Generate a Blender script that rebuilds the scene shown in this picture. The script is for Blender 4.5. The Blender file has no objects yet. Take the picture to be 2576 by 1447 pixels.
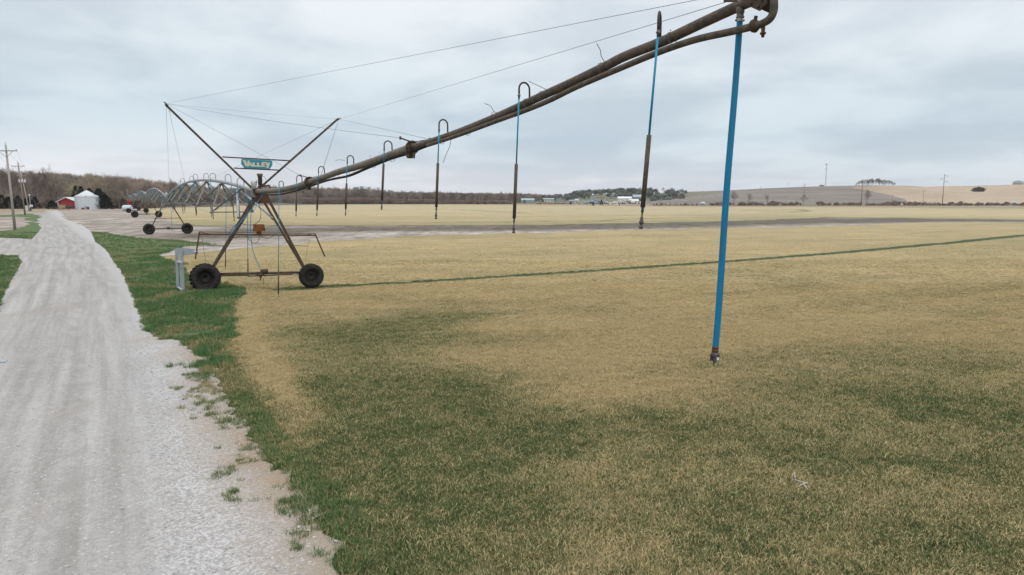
import bpy, math, random
import numpy as np
from mathutils import Vector, Matrix
from mathutils.geometry import delaunay_2d_cdt

# ------------------------------------------------------------------ camera, sky, sun, exposure
sc = bpy.context.scene
CAM_H = 3.62
PITCH = math.radians(7.22)
cd = bpy.data.cameras.new("camera"); cam = bpy.data.objects.new("camera", cd)
sc.collection.objects.link(cam); sc.camera = cam
cd.lens = 24; cd.sensor_width = 36; cd.clip_start = 0.1; cd.clip_end = 20000
cam.location = (0, 0, CAM_H); cam.rotation_euler = (math.radians(90) - PITCH, 0, 0)

SUN_EL, SUN_AZ = math.radians(52), math.radians(150)      # azimuth clockwise from +Y
w = bpy.data.worlds.new("World"); sc.world = w; w.use_nodes = True
nt = w.node_tree; nt.nodes.clear()
def wn(t, **k):
    n = nt.nodes.new(t)
    for a, b in k.items(): setattr(n, a, b)
    return n
L = nt.links.new
out = wn('ShaderNodeOutputWorld')
sky = wn('ShaderNodeTexSky', sky_type='NISHITA', sun_disc=False, sun_elevation=SUN_EL, sun_rotation=SUN_AZ)
bg1 = wn('ShaderNodeBackground'); bg1.inputs[1].default_value = 0.08
L(sky.outputs[0], bg1.inputs[0])
tc = wn('ShaderNodeTexCoord'); sep = wn('ShaderNodeSeparateXYZ'); L(tc.outputs['Generated'], sep.inputs[0])
def mth(op, a, b=None, c=None):
    n = wn('ShaderNodeMath', operation=op)
    for i, v in enumerate((a, b, c)):
        if v is None: continue
        if isinstance(v, (int, float)): n.inputs[i].default_value = v
        else: L(v, n.inputs[i])
    return n.outputs[0]
zc = mth('MAXIMUM', sep.outputs[2], 0.0)
den = mth('ADD', zc, 0.10)
cmb = wn('ShaderNodeCombineXYZ')
L(mth('DIVIDE', sep.outputs[0], den), cmb.inputs[0]); L(mth('DIVIDE', sep.outputs[1], den), cmb.inputs[1])
n1 = wn('ShaderNodeTexNoise'); n1.inputs['Scale'].default_value = 0.75; n1.inputs['Detail'].default_value = 6; n1.inputs['Roughness'].default_value = 0.5; n1.inputs['Distortion'].default_value = 0.4
L(cmb.outputs[0], n1.inputs['Vector'])
n2 = wn('ShaderNodeTexNoise'); n2.inputs['Scale'].default_value = 1.3; n2.inputs['Detail'].default_value = 5
mp = wn('ShaderNodeMapping'); mp.inputs['Scale'].default_value = (1.0, 1.0, 3.5); mp.inputs['Location'].default_value = (3, 7, 1)
L(tc.outputs['Generated'], mp.inputs[0]); L(mp.outputs[0], n2.inputs['Vector'])
# elevation warped by noise -> layered overcast
zw = mth('ADD', zc, mth('MULTIPLY', mth('SUBTRACT', n2.outputs[0], 0.5), 0.13))
zw = mth('ADD', zw, mth('MULTIPLY', sep.outputs[0], 0.03))
cr = wn('ShaderNodeValToRGB'); L(zw, cr.inputs[0])
els = cr.color_ramp.elements
SKY = [(0.0, (.86, .85, .89)), (0.028, (.81, .82, .87)), (0.05, (.70, .755, .82)), (0.10, (.60, .695, .775)), (0.17, (.655, .735, .80)),
       (0.24, (.75, .805, .86)), (0.42, (.83, .86, .905)), (0.60, (1.15, 1.18, 1.22)), (1.0, (1.70, 1.73, 1.77))]
els[0].position = SKY[0][0]; els[0].color = (*SKY[0][1], 1); els[1].position = 1; els[1].color = (*SKY[-1][1], 1)
for p_, c_ in SKY[1:-1]:
    e = els.new(p_); e.color = (*c_, 1)
n3 = wn('ShaderNodeTexNoise'); n3.inputs['Scale'].default_value = 4.2; n3.inputs['Detail'].default_value = 7; n3.inputs['Roughness'].default_value = .52; n3.inputs['Distortion'].default_value = .3
mp3 = wn('ShaderNodeMapping'); mp3.inputs['Scale'].default_value = (1, 1, 2.6); mp3.inputs['Location'].default_value = (.7, 2.2, .4); L(tc.outputs['Generated'], mp3.inputs[0]); L(mp3.outputs[0], n3.inputs['Vector'])
cl = mth('ADD', mth('MULTIPLY', n1.outputs[0], .45), mth('MULTIPLY', n3.outputs[0], .55))
br = wn('ShaderNodeMapRange'); br.interpolation_type = 'SMOOTHSTEP'; br.inputs[1].default_value = .40; br.inputs[2].default_value = .60; br.inputs[3].default_value = 0.; br.inputs[4].default_value = 1.
L(cl, br.inputs[0])
tint = wn('ShaderNodeMix', data_type='RGBA'); tint.inputs[6].default_value = (.905, .935, .955, 1); tint.inputs[7].default_value = (1.195, 1.185, 1.155, 1); L(br.outputs[0], tint.inputs[0])
mixm = wn('ShaderNodeMix', data_type='RGBA', blend_type='MULTIPLY'); mixm.inputs[0].default_value = 1.; L(cr.outputs[0], mixm.inputs[6]); L(tint.outputs[2], mixm.inputs[7])
bg2 = wn('ShaderNodeBackground'); L(mixm.outputs[2], bg2.inputs[0]); bg2.inputs[1].default_value = 1.0
ms = wn('ShaderNodeMixShader'); ms.inputs[0].default_value = 0.94
L(bg1.outputs[0], ms.inputs[1]); L(bg2.outputs[0], ms.inputs[2]); L(ms.outputs[0], out.inputs[0])

sl = bpy.data.lights.new("sun", 'SUN'); sl.energy = 0.9; sl.angle = math.radians(14); sl.color = (1, .97, .93)
so = bpy.data.objects.new("sun", sl); sc.collection.objects.link(so)
sd = Vector((math.sin(SUN_AZ) * math.cos(SUN_EL), math.cos(SUN_AZ) * math.cos(SUN_EL), math.sin(SUN_EL)))
so.rotation_euler = sd.to_track_quat('Z', 'Y').to_euler()
vs = sc.view_settings; vs.view_transform = 'Standard'; vs.look = 'None'; vs.exposure = 0; vs.gamma = 1

random.seed(7); rng = np.random.default_rng(7)

# ------------------------------------------------------------------ measuring from the photograph's camera
F, CX, CY = 1717.3, 1288.0, 723.5
cP, sP = math.cos(PITCH), math.sin(PITCH)
def sstep(t): t = np.clip(t, 0, 1); return t * t * (3 - 2 * t)
RUTR = (-8.2, 28.6)
def gh(x, y):
    x = np.asarray(x, float); y = np.asarray(y, float)
    ys = np.maximum(y, 1)
    h = 0.7 * sstep((y - 75) / 45) * sstep((-0.28 - x / ys) / 0.15)
    h = h + 0.08 * np.exp(-((x + 12.3) ** 2 + (y - 27.1) ** 2) / 3.5) - 0.10 * np.exp(-((x - RUTR[0]) ** 2 + (y - RUTR[1]) ** 2) / 3.5)
    return h
def ray(px, py):
    u = (px - CX) / F; v = (CY - py) / F
    return Vector((u, cP + v * sP, v * cP - sP))
def at(px, py, Y):
    r = ray(px, py); return Vector((0, 0, CAM_H)) + r * (Y / r.y)
def gp(px, py):
    r = ray(px, py); z = 0.0
    for _ in range(12):
        t = (z - CAM_H) / min(r.z, -1e-4); z = float(gh(r.x * t, r.y * t))
    return Vector((r.x * t, r.y * t, z))
def onp(px, py, p0, n):
    r = ray(px, py); c = Vector((0, 0, CAM_H)); t = (Vector(p0) - c).dot(n) / r.dot(n); return c + r * t
def zr(py, Y):                     # height seen at picture row py, at distance Y on the centre line
    r = ray(CX, py); return CAM_H + r.z / r.y * Y
def xr(px, Y, py=506): r = ray(px, py); return r.x / r.y * Y

# ------------------------------------------------------------------ object helpers
ORG = {}
def setp(o, label=None, cat=None, group=None, kind=None):
    if label: o['label'] = label
    if cat: o['category'] = cat
    if group: o['group'] = group
    if kind: o['kind'] = kind
    return o
def thing(name, label, cat, loc, group=None, rz=0):
    o = bpy.data.objects.new(name, None); sc.collection.objects.link(o); o.location = loc; o.rotation_euler = (0, 0, rz)
    o.empty_display_size = .3
    ORG[o.name] = Vector(loc) if rz == 0 else Vector((0, 0, 0))
    return setp(o, label, cat, group)
def copy_tree(o, parent=None):
    c = o.copy(); sc.collection.objects.link(c); c.parent = parent
    for ch in list(o.children): copy_tree(ch, c)
    return c

class MB:
    def __init__(s): s.v = []; s.f = []; s.sm = []
    def add(s, vs, fs, smooth=False):
        b = len(s.v); s.v += [tuple(v) for v in vs]; s.f += [tuple(b + i for i in f) for f in fs]; s.sm += [smooth] * len(fs); return s
    def tube(s, pts, r, n=8, cap=True):
        pts = [Vector(p) for p in pts]; rs = r if isinstance(r, (list, tuple)) else [r] * len(pts)
        vs = []; fs = []; up = None
        for i, p in enumerate(pts):
            d = (pts[min(i + 1, len(pts) - 1)] - pts[max(i - 1, 0)]).normalized()
            if up is None:
                up = Vector((0, 0, 1)) if abs(d.z) < .9 else Vector((1, 0, 0))
            a = d.cross(up).normalized(); up = a.cross(d).normalized()
            for k in range(n):
                t = 2 * math.pi * k / n; vs.append(p + (a * math.cos(t) + up * math.sin(t)) * rs[i])
        for i in range(len(pts) - 1):
            for k in range(n):
                fs.append((i * n + k, i * n + (k + 1) % n, (i + 1) * n + (k + 1) % n, (i + 1) * n + k))
        s.add(vs, fs, n > 4)
        if cap: s.add([], []); b = len(s.v) - len(vs); s.f += [tuple(b + k for k in range(n))[::-1], tuple(b + (len(pts) - 1) * n + k for k in range(n))]; s.sm += [False] * 2
        return s
    def box(s, c, d, ax=None):
        ax = ax or (Vector((1, 0, 0)), Vector((0, 1, 0)), Vector((0, 0, 1))); c = Vector(c)
        vs = [c + ax[0] * (d[0] / 2 * i) + ax[1] * (d[1] / 2 * j) + ax[2] * (d[2] / 2 * k) for i in (-1, 1) for j in (-1, 1) for k in (-1, 1)]
        return s.add(vs, [(0, 1, 3, 2), (4, 6, 7, 5), (0, 4, 5, 1), (2, 3, 7, 6), (0, 2, 6, 4), (1, 5, 7, 3)])
    def beam(s, p, q, w_, h_, up=Vector((0, 0, 1))):
        p = Vector(p); q = Vector(q); d = (q - p); l = d.length; d.normalize()
        a = d.cross(up)
        if a.length < 1e-3: a = d.cross(Vector((1, 0, 0)))
        a.normalize(); b = a.cross(d)
        return s.box((p + q) / 2, (l, w_, h_), (d, a, b))
    def angle(s, p, q, w_, t_, side=Vector((0, 0, 1))):      # L-section bar
        p = Vector(p); q = Vector(q); d = (q - p).normalized(); a = d.cross(side).normalized(); b = a.cross(d)
        s.box((p + q) / 2 + b * w_ / 2, ((q - p).length, t_, w_), (d, a, b))
        s.box((p + q) / 2 + a * (w_ / 2 + t_ / 2), ((q - p).length, w_, t_), (d, a, b)); return s
    def lathe(s, prof, c, axis, n=24):                        # prof: (radius, offset along axis)
        axis = Vector(axis).normalized(); c = Vector(c)
        up = Vector((0, 0, 1)) if abs(axis.z) < .9 else Vector((1, 0, 0))
        a = axis.cross(up).normalized(); b = axis.cross(a).normalized(); vs = []; fs = []
        for r, o in prof:
            for k in range(n):
                t = 2 * math.pi * k / n; vs.append(c + axis * o + (a * math.cos(t) + b * math.sin(t)) * r)
        for i in range(len(prof) - 1):
            for k in range(n): fs.append((i * n + k, i * n + (k + 1) % n, (i + 1) * n + (k + 1) % n, (i + 1) * n + k))
        return s.add(vs, fs, True)
    def prism(s, poly, nrm, th):                              # poly: 3D points, extruded +-th/2
        nrm = Vector(nrm).normalized(); n = len(poly)
        vs = [Vector(p) - nrm * th / 2 for p in poly] + [Vector(p) + nrm * th / 2 for p in poly]
        return s.add(vs, [tuple(range(n))[::-1], tuple(range(n, 2 * n))] + [(i, (i + 1) % n, n + (i + 1) % n, n + i) for i in range(n)])
    def build(s, name, m, parent=None, origin=None, **kw):
        off = ORG.get(parent.name, Vector((0, 0, 0))) if parent else (Vector(origin) if origin is not None else Vector((0, 0, 0)))
        me = bpy.data.meshes.new(name)
        me.from_pydata([(v[0] - off.x, v[1] - off.y, v[2] - off.z) for v in s.v], [], s.f)
        me.polygons.foreach_set('use_smooth', s.sm); me.materials.append(m); me.update()
        o = bpy.data.objects.new(name, me); sc.collection.objects.link(o)
        if parent: o.parent = parent
        else: o.location = off
        ORG[o.name] = off
        return setp(o, **kw)

# ------------------------------------------------------------------ materials
class NT:
    def __init__(s, name):
        s.m = bpy.data.materials.new(name); s.m.use_nodes = True; s.t = s.m.node_tree; s.b = s.t.nodes['Principled BSDF']
        s.b.inputs['Specular IOR Level'].default_value = .3
    def n(s, t, **k):
        x = s.t.nodes.new(t)
        for a, b in k.items(): setattr(x, a, b)
        return x
    def put(s, v, sock):
        if isinstance(v, (int, float)): sock.default_value = v
        elif isinstance(v, (tuple, list)): sock.default_value = (*v, 1) if len(v) == 3 and sock.type == 'RGBA' else v
        else: s.t.links.new(v, sock)
    def pos(s, scale=(1, 1, 1), obj=False):
        c = s.n('ShaderNodeTexCoord').outputs['Object'] if obj else s.n('ShaderNodeNewGeometry').outputs['Position']
        m = s.n('ShaderNodeMapping'); s.put(c, m.inputs[0]); m.inputs['Scale'].default_value = scale; return m.outputs[0]
    def noise(s, vec, scale, detail=4, rough=.55, dist=0):
        x = s.n('ShaderNodeTexNoise'); s.put(vec, x.inputs['Vector']); x.inputs['Scale'].default_value = scale; x.inputs['Detail'].default_value = detail
        x.inputs['Roughness'].default_value = rough; x.inputs['Distortion'].default_value = dist; return x.outputs[0]
    def mr(s, v, a, b, c=0., d=1.):
        x = s.n('ShaderNodeMapRange'); s.put(v, x.inputs[0])
        for i, k in enumerate((a, b, c, d)): s.put(k, x.inputs[i + 1])
        return x.outputs[0]
    def mix(s, f, a, b, mode='MIX'):
        x = s.n('ShaderNodeMix', data_type='RGBA', blend_type=mode); s.put(f, x.inputs[0]); s.put(a, x.inputs[6]); s.put(b, x.inputs[7]); return x.outputs[2]
    def ma(s, op, a, b=0.):
        x = s.n('ShaderNodeMath', operation=op); s.put(a, x.inputs[0]); s.put(b, x.inputs[1]); return x.outputs[0]
    def attr(s, name, typ='GEOMETRY'): return s.n('ShaderNodeAttribute', attribute_name=name, attribute_type=typ).outputs['Fac']
    def bump(s, h, dist, strength=1.):
        x = s.n('ShaderNodeBump'); s.put(h, x.inputs['Height']); x.inputs['Distance'].default_value = dist; x.inputs['Strength'].default_value = strength
        s.t.links.new(x.outputs[0], s.b.inputs['Normal'])
    def done(s, col, rough=.85, metal=0.):
        s.put(col, s.b.inputs['Base Color']); s.put(rough, s.b.inputs['Roughness']); s.put(metal, s.b.inputs['Metallic']); return s.m

def simple(name, c1, c2, scale=6, rough=.8, metal=0., lo=.35, hi=.65, bump=0., obj=False, stretch=(1, 1, 1), rnd=0.):
    t = NT(name); f = t.noise(t.pos(stretch, obj), scale, 5, .6)
    col = t.mix(t.mr(f, lo, hi), c1, c2)
    if rnd:
        r = t.n('ShaderNodeObjectInfo').outputs['Random']; col = t.mix(1., col, t.mix(r, (1 - rnd,) * 3, (1 + rnd,) * 3), 'MULTIPLY')
    if bump: t.bump(f, bump)
    return t.done(col, rough, metal)

M = {}
M['rust_pipe'] = simple('rusty_pipe', (.070, .062, .055), (.16, .120, .092), 14, .75, .1, .38, .68, .002)
M['span_pipe'] = simple('weathered_galvanised_pipe', (.32, .34, .36), (.16, .15, .13), 3, .6, .25, .5, .8)
M['mid_pipe'] = simple('dirty_galvanised_pipe', (.22, .20, .17), (.12, .098, .078), 9, .65, .15, .35, .7, .002)
M['steel'] = simple('weathered_steel', (.055, .040, .031), (.11, .075, .054), 9, .75, .1)
M['span_steel'] = simple('dull_galvanised_steel', (.20, .215, .205), (.12, .115, .10), 4, .7, .1)
M['rust'] = simple('rust', (.07, .036, .022), (.13, .06, .03), 16, .85)
M['orange_box'] = simple('rusty_orange_paint', (.20, .075, .018), (.07, .032, .016), 7, .7, 0, .5, .66)
M['goose'] = simple('rusty_gooseneck', (.085, .038, .032), (.04, .028, .025), 20, .7)
M['goose_near'] = simple('brown_gooseneck', (.075, .052, .04), (.035, .028, .024), 40, .7)
M['hose'] = simple('blue_hose', (.010, .27, .43), (.008, .21, .38), 8, .45)
M['bighose'] = simple('blue_flat_hose', (.004, .175, .345), (.018, .12, .215), 7, .5, 0, .48, .74, stretch=(3, 3, .5))
M['weight'] = simple('hose_weight_tube', (.065, .052, .042), (.12, .097, .075), 30, .8, bump=.0015)
M['nozzle'] = simple('sprinkler_plastic', (.035, .03, .028), (.13, .12, .11), 40, .6)
M['nozzle_blue'] = simple('blue_nozzle_plastic', (.01, .11, .22), (.02, .06, .10), 40, .5)
M['silver'] = simple('clamp_metal', (.40, .40, .42), (.22, .2, .19), 60, .35, .7)
M['dullmetal'] = simple('dull_metal', (.20, .18, .16), (.10, .08, .07), 40, .6, .3)
M['galv'] = simple('galvanised_steel', (.27, .31, .33), (.40, .44, .46), 45, .5, .35, .4, .6)
M['galv_light'] = simple('bright_galvanised_tube', (.50, .54, .56), (.38, .42, .44), 30, .5, .3)
M['white_can'] = simple('white_cloudy_plastic', (.52, .53, .53), (.36, .35, .34), 12, .5)
M['white_strut'] = simple('pale_galvanised_strut', (.42, .45, .47), (.27, .28, .29), 6, .55, .2)
M['wire'] = simple('cable_strand', (.16, .165, .17), (.11, .11, .115), 20, .6)
M['black'] = simple('black_rubber_cable', (.018, .016, .015), (.03, .027, .024), 20, .7)
M['tyre'] = simple('old_tyre_rubber', (.016, .015, .014), (.045, .040, .035), 7, .85, 0, .45, .75)
M['rim'] = simple('dark_wheel_rim', (.010, .009, .008), (.022, .018, .015), 12, .7)
M['sign_blue'] = simple('faded_teal_paint', (.035, .22, .29), (.05, .25, .31), 9, .6)
M['sign_white'] = simple('cream_lettering', (.62, .58, .50), (.52, .48, .40), 20, .6)
M['pole_wood'] = simple('silvery_pole_wood', (.40, .37, .34), (.27, .24, .21), 9, .9, stretch=(6, 6, .6))
M['pole_brown'] = simple('brown_pole_wood', (.30, .235, .175), (.20, .155, .12), 9, .9, stretch=(6, 6, .6))
M['insul'] = simple('grey_equipment_paint', (.52, .55, .57), (.42, .45, .47), 5, .5)
M['white_paint'] = simple('white_paint', (.70, .71, .72), (.58, .58, .58), 5, .6)
M['red_paint'] = simple('red_siding', (.33, .03, .028), (.26, .028, .026), 5, .7)
M['tank'] = simple('white_tank', (.60, .64, .67), (.48, .51, .54), 3, .5)
M['bale'] = simple('tan_wrapped_load', (.33, .22, .12), (.26, .17, .09), 3, .8)
M['vehicle_green'] = simple('dark_green_paint', (.03, .05, .045), (.04, .06, .055), 3, .5)
M['roof_teal'] = simple('pale_teal_roof', (.30, .37, .38), (.25, .32, .335), .3, .6)
M['wall_pale'] = simple('pale_wall', (.52, .50, .48), (.44, .42, .41), .4, .8)
M['wall_grey'] = simple('grey_wall', (.26, .30, .29), (.22, .25, .25), .4, .8)
M['yellow'] = simple('machine_yellow', (.45, .25, .04), (.35, .18, .03), 2, .6)
M['bluegrey'] = simple('blue_grey_steel', (.20, .27, .31), (.27, .33, .37), .2, .7)
M['glass_dark'] = simple('dark_window', (.03, .035, .04), (.05, .055, .06), 3, .2)
M['bark'] = simple('grey_brown_bark', (0.173, 0.135, 0.112), (0.255, 0.21, 0.18), 3, .9, rnd=.25)
M['twig'] = simple('bare_twigs', (0.262, 0.21, 0.17), (0.374, 0.31, 0.252), .25, .9, rnd=.25)
M['twig_dark'] = simple('dark_twigs', (0.144, 0.113, 0.094), (0.202, 0.162, 0.134), .25, .9, rnd=.2)
M['twig_olive'] = simple('budding_twigs', (0.32, 0.288, 0.184), (0.416, 0.352, 0.24), .25, .9, rnd=.15)
M['twig_red'] = simple('reddish_brush', (.27, .185, .15), (.35, .25, .205), .15, .9, rnd=.2)
M['cedar'] = simple('cedar_foliage', (.018, .026, .018), (.035, .045, .028), .8, .9, rnd=.2)
M['cedar_rust'] = simple('rusty_cedar_foliage', (.075, .038, .018), (.04, .035, .018), .8, .9)
M['ever_far'] = simple('grey_green_foliage', (.095, .125, .10), (.15, .17, .135), .12, .9, rnd=.3)
M['stone'] = simple('pale_limestone', (.47, .46, .455), (.34, .325, .315), 3, .9, obj=True)
M['deadgrass'] = simple('dead_grass_stalks', (.42, .35, .22), (.33, .27, .17), 9, .9)
M['dark_stone'] = simple('black_debris', (.02, .02, .02), (.03, .03, .03), 9, .9)
M['bone'] = simple('bleached_stick', (.55, .50, .45), (.38, .34, .30), 9, .9)

# ------------------------------------------------------------------ noise + plan helpers (numpy)
_P = np.random.default_rng(3).random((256, 256))
def vnoise(x, y):
    xi = np.floor(x).astype(int); yi = np.floor(y).astype(int); fx = x - xi; fy = y - yi
    fx = fx * fx * (3 - 2 * fx); fy = fy * fy * (3 - 2 * fy)
    a = _P[xi & 255, yi & 255]; b = _P[(xi + 1) & 255, yi & 255]; c = _P[xi & 255, (yi + 1) & 255]; d = _P[(xi + 1) & 255, (yi + 1) & 255]
    return (a * (1 - fx) + b * fx) * (1 - fy) + (c * (1 - fx) + d * fx) * fy
def fbm(x, y, o=4):
    x = np.asarray(x, float); y = np.asarray(y, float)
    s = 0; a = 1; t = 0
    for i in range(o):
        s = s + a * vnoise(x * 2 ** i + 17.3 * i, y * 2 ** i + 9.1 * i); t += a; a *= .5
    return s / t
def plan(pl): return np.array([gp(*p)[:2] for p in pl])
def inside(poly, x, y):
    r = np.zeros(x.shape, bool); n = len(poly)
    for i in range(n):
        x1, y1 = poly[i]; x2, y2 = poly[(i + 1) % n]
        if y1 == y2: continue
        c = ((y1 > y) != (y2 > y)) & (x < (x2 - x1) * (y - y1) / (y2 - y1) + x1); r ^= c
    return r
def dpoly(pl, x, y, signed=False):
    best = np.full(np.shape(x), 1e9); sg = np.ones(np.shape(x))
    for i in range(len(pl) - 1):
        a = pl[i]; b = pl[i + 1]; d = b - a; L2 = d @ d
        t = np.clip(((x - a[0]) * d[0] + (y - a[1]) * d[1]) / L2, 0, 1)
        ex = x - a[0] - t * d[0]; ey = y - a[1] - t * d[1]; q = np.hypot(ex, ey)
        m = q < best; best = np.where(m, q, best); sg = np.where(m, np.sign(d[0] * ey - d[1] * ex), sg)
    return best * sg if signed else best

# boundaries read off the photograph, brought down to the ground
RE = [(150, 530), (165, 548), (190, 566), (213, 583), (225, 610), (265, 640), (300, 680), (325, 730), (350, 790), (372, 838), (400, 858), (452, 862), (470, 882), (519, 905), (558, 992), (575, 1026), (615, 1074), (662, 1148), (693, 1183), (732, 1205), (745, 1252), (793, 1275), (815, 1340), (850, 1365), (868, 1447), (940, 1900)]
ROADL = [(113, 530), (97, 549), (94, 557), (113, 573), (92, 603), (60, 600), (-300, 592), (-900, 584), (-900, 640), (-300, 640), (58, 643), (66, 662), (45, 700), (20, 742), (0, 790), (-200, 1050), (-700, 1900)]
P_ROAD = plan(RE + ROADL[::-1])
P_RE = plan(RE)
VERGE_IN = [(560, 868), (592, 800), (588, 762), (622, 738), (600, 724), (480, 702), (440, 664), (392, 645), (425, 633), (455, 621), (512, 617.5), (537, 615), (425, 604), (330, 598), (251, 586)]
P_VERGE = plan([(a - 14 - (b - 560) * .03, b) for a, b in RE[3:14]] + VERGE_IN)
P_VL1 = plan([(-900, 634), (-300, 634), (66, 638), (80, 662), (58, 702), (34, 746), (14, 796), (-180, 1060), (-700, 1900), (-2000, 1900)]); P_VL1 = P_VL1 + 0
P_VL2 = plan([(-300, 600), (62, 606), (104, 606), (124, 573), (106, 557), (114, 549), (98, 543), (78, 537.6), (0, 541.5), (-300, 543), (-300, 546), (0, 545.5), (62, 547), (74, 560), (80, 570), (60, 576), (39, 578.6), (0, 585), (-300, 586)])
P_VL3 = plan([(144.7, 537.6), (152, 537.6), (161, 543.5), (154, 545)])
ST_TOP = [(340, 525), (373, 537.5), (384, 543), (408, 551), (425, 560), (457, 566), (512, 567.5), (755, 567), (1258, 567), (1600, 562), (1960, 554), (2070, 546.5), (2300, 550), (2576, 553.3), (3200, 558)]
ST_BOT = [(3200, 567), (2576, 560), (2423, 558.6), (2331, 560), (2075, 568.7), (1700, 577), (1290, 588), (1000, 595.5), (868, 604.7), (667, 620), (570, 627), (496, 635), (428, 643), (380, 648), (280, 640), (235, 600), (188, 580), (150, 552), (130, 530), (150, 525)]
P_STUB = plan(ST_TOP + ST_BOT)
P_STUBL = plan([(-700, 538), (60, 533), (110, 529), (100, 545), (110, 556), (95, 600), (-300, 600), (-700, 596)])
MARG = [(300, 523.5), (420, 524), (560, 520), (690, 514.8), (1132, 514.8), (1500, 517.4), (1650, 519.5), (2075, 521), (2542, 525), (3200, 528)]
P_MARG = plan([(3200, 512), (2542, 511), (2075, 510), (1600, 509.4), (690, 509), (450, 510), (200, 510), (-900, 511), (-900, 536), (100, 533), (150, 528)] + MARG)
RUT = plan([(700, 729), (818, 722), (1000, 712.5), (1200, 700), (1500, 681), (1800, 660), (2100, 637), (2400, 610), (2576, 593), (2900, 566)])
RUT2 = [plan([(1870, 530), (2010, 527), (2035, 531.5), (1990, 534.5), (1900, 536)]), plan([(1560, 552), (1700, 548), (1850, 545)]), plan([(1100, 560), (1500, 556), (1570, 552)]), plan([(1300, 545), (1700, 541), (2100, 538.5)]),
        plan([(2300, 524.5), (2500, 528), (2600, 530)]), plan([(1150, 528), (1330, 536)])]
LANE = plan([(160, 560), (235, 620), (270, 690), (300, 760), (330, 900), (345, 1000), (362, 1200), (395, 1447), (430, 1900)])
PALE = plan([(588, 745), (620, 790), (655, 850), (690, 930), (712, 1010), (726, 1100), (735, 1180)])
BLOBS = [  # (px, py, radius x m, radius y m, amount)
    (1000, 865, 3., 1.3, .30), (940, 830, 2.3, 1.4, .50), (1020, 960, 2.2, 1.6, .22), (1180, 1120, 1.6, 1.2, .22), (1050, 1250, 1.4, 1., .25), (1120, 800, 1.7, .9, .35), (900, 930, 1.4, 1.6, .30), (1010, 1030, 1.1, 1.1, .40), (1180, 980, 1.2, 1.2, .35), (1290, 1080, .9, 1.1, .25),
    (1100, 1180, 1.3, .9, .50), (1290, 1290, .9, .5, .35), (1000, 1120, .8, .6, .35), (900, 1300, 1., .7, .35), (950, 1400, .8, .6, .35), (1230, 1400, .7, .4, .25),
    (1560, 1030, .8, .5, .22), (1700, 1070, 1., .6, .25), (1750, 950, 1., .8, .15), (2150, 1000, 1.6, 1., .20), (2000, 1100, 1.2, .8, .25), (2400, 1040, 1.4, 1.2, .28), (2500, 1180, 1.4, .8, .25),
    (2150, 1170, 1., .4, .35), (1700, 1350, .8, .5, .2), (2450, 1400, .8, .4, .4), (2100, 1340, .9, .4, .2), (1850, 1280, 1.2, .5, .15), (2350, 900, 2., 1.5, .18), (2500, 1000, 1.5, 1.5, .2),
    (740, 765, 1.6, .8, -.5), (830, 770, 2., .6, -.45), (1500, 850, 4, 3, -.25), (1400, 980, 1.3, .8, -.2), (1650, 950, 2.2, 1., -.2), (1400, 700, 10, 9, -.12), (1130, 1340, .7, .3, -.15),
    (1200, 930, .6, .5, -.05), (1330, 1350, 1.1, .5, -.15), (700, 1100, .7, 1.1, .25), (640, 950, .7, 1.2, .2), (800, 1000, .9, 1., .3), (850, 1120, .8, .8, .35)]
BL = [(gp(px, py), rx, ry, a) for px, py, rx, ry, a in BLOBS]
def green(x, y):
    """0 = dormant straw, 1 = green winter grass, over the plan of the field"""
    x = np.asarray(x, float); y = np.asarray(y, float)
    wx = x + 1.2 * (fbm(x * .9 + 5, y * .9) - .5); wy = y + 1.2 * (fbm(x * .9, y * .9 + 31) - .5)
    g = .20 + .20 * sstep((20 - y) / 9) + .55 * (fbm(wx * .33, wy * .45, 5) - .5) + .25 * (fbm(x * 2.1, y * 2.1 + 8, 3) - .5)
    for c, rx, ry, a in BL:
        g = g + a * np.exp(-(((wx - c.x) / rx) ** 2 + ((wy - c.y) / ry) ** 2) / 1.4)
    de = dpoly(P_RE, x, y)
    g = g + .42 * sstep((1.2 - de) / 1.1) * (y < 24)
    g = g - .60 * np.exp(-(dpoly(PALE, wx, wy) / .38) ** 2)
    dr = dpoly(RUT, x, y, True); g = g + .34 * (fbm(dr * .95 + 40, x * .045, 4) - .5) + .12 * (fbm(dr * 3.1, x * .12, 2) - .5)
    g = g + .30 * (fbm(x * .13 + 3, y * .3, 4) - .47) * sstep((y - 14) / 10)
    g = g * (1 - .35 * sstep((y - 22) / 30)) + .10 * sstep((y - 30) / 20) * (fbm(x * .05, y * .12) - .35) * 2
    dst = dpoly(plan_top, x, y); g = g + .22 * sstep((26 - dst) / 22) * (y > 90)
    return np.clip(g, 0, .80)
plan_top = plan(ST_TOP[5:])

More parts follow.
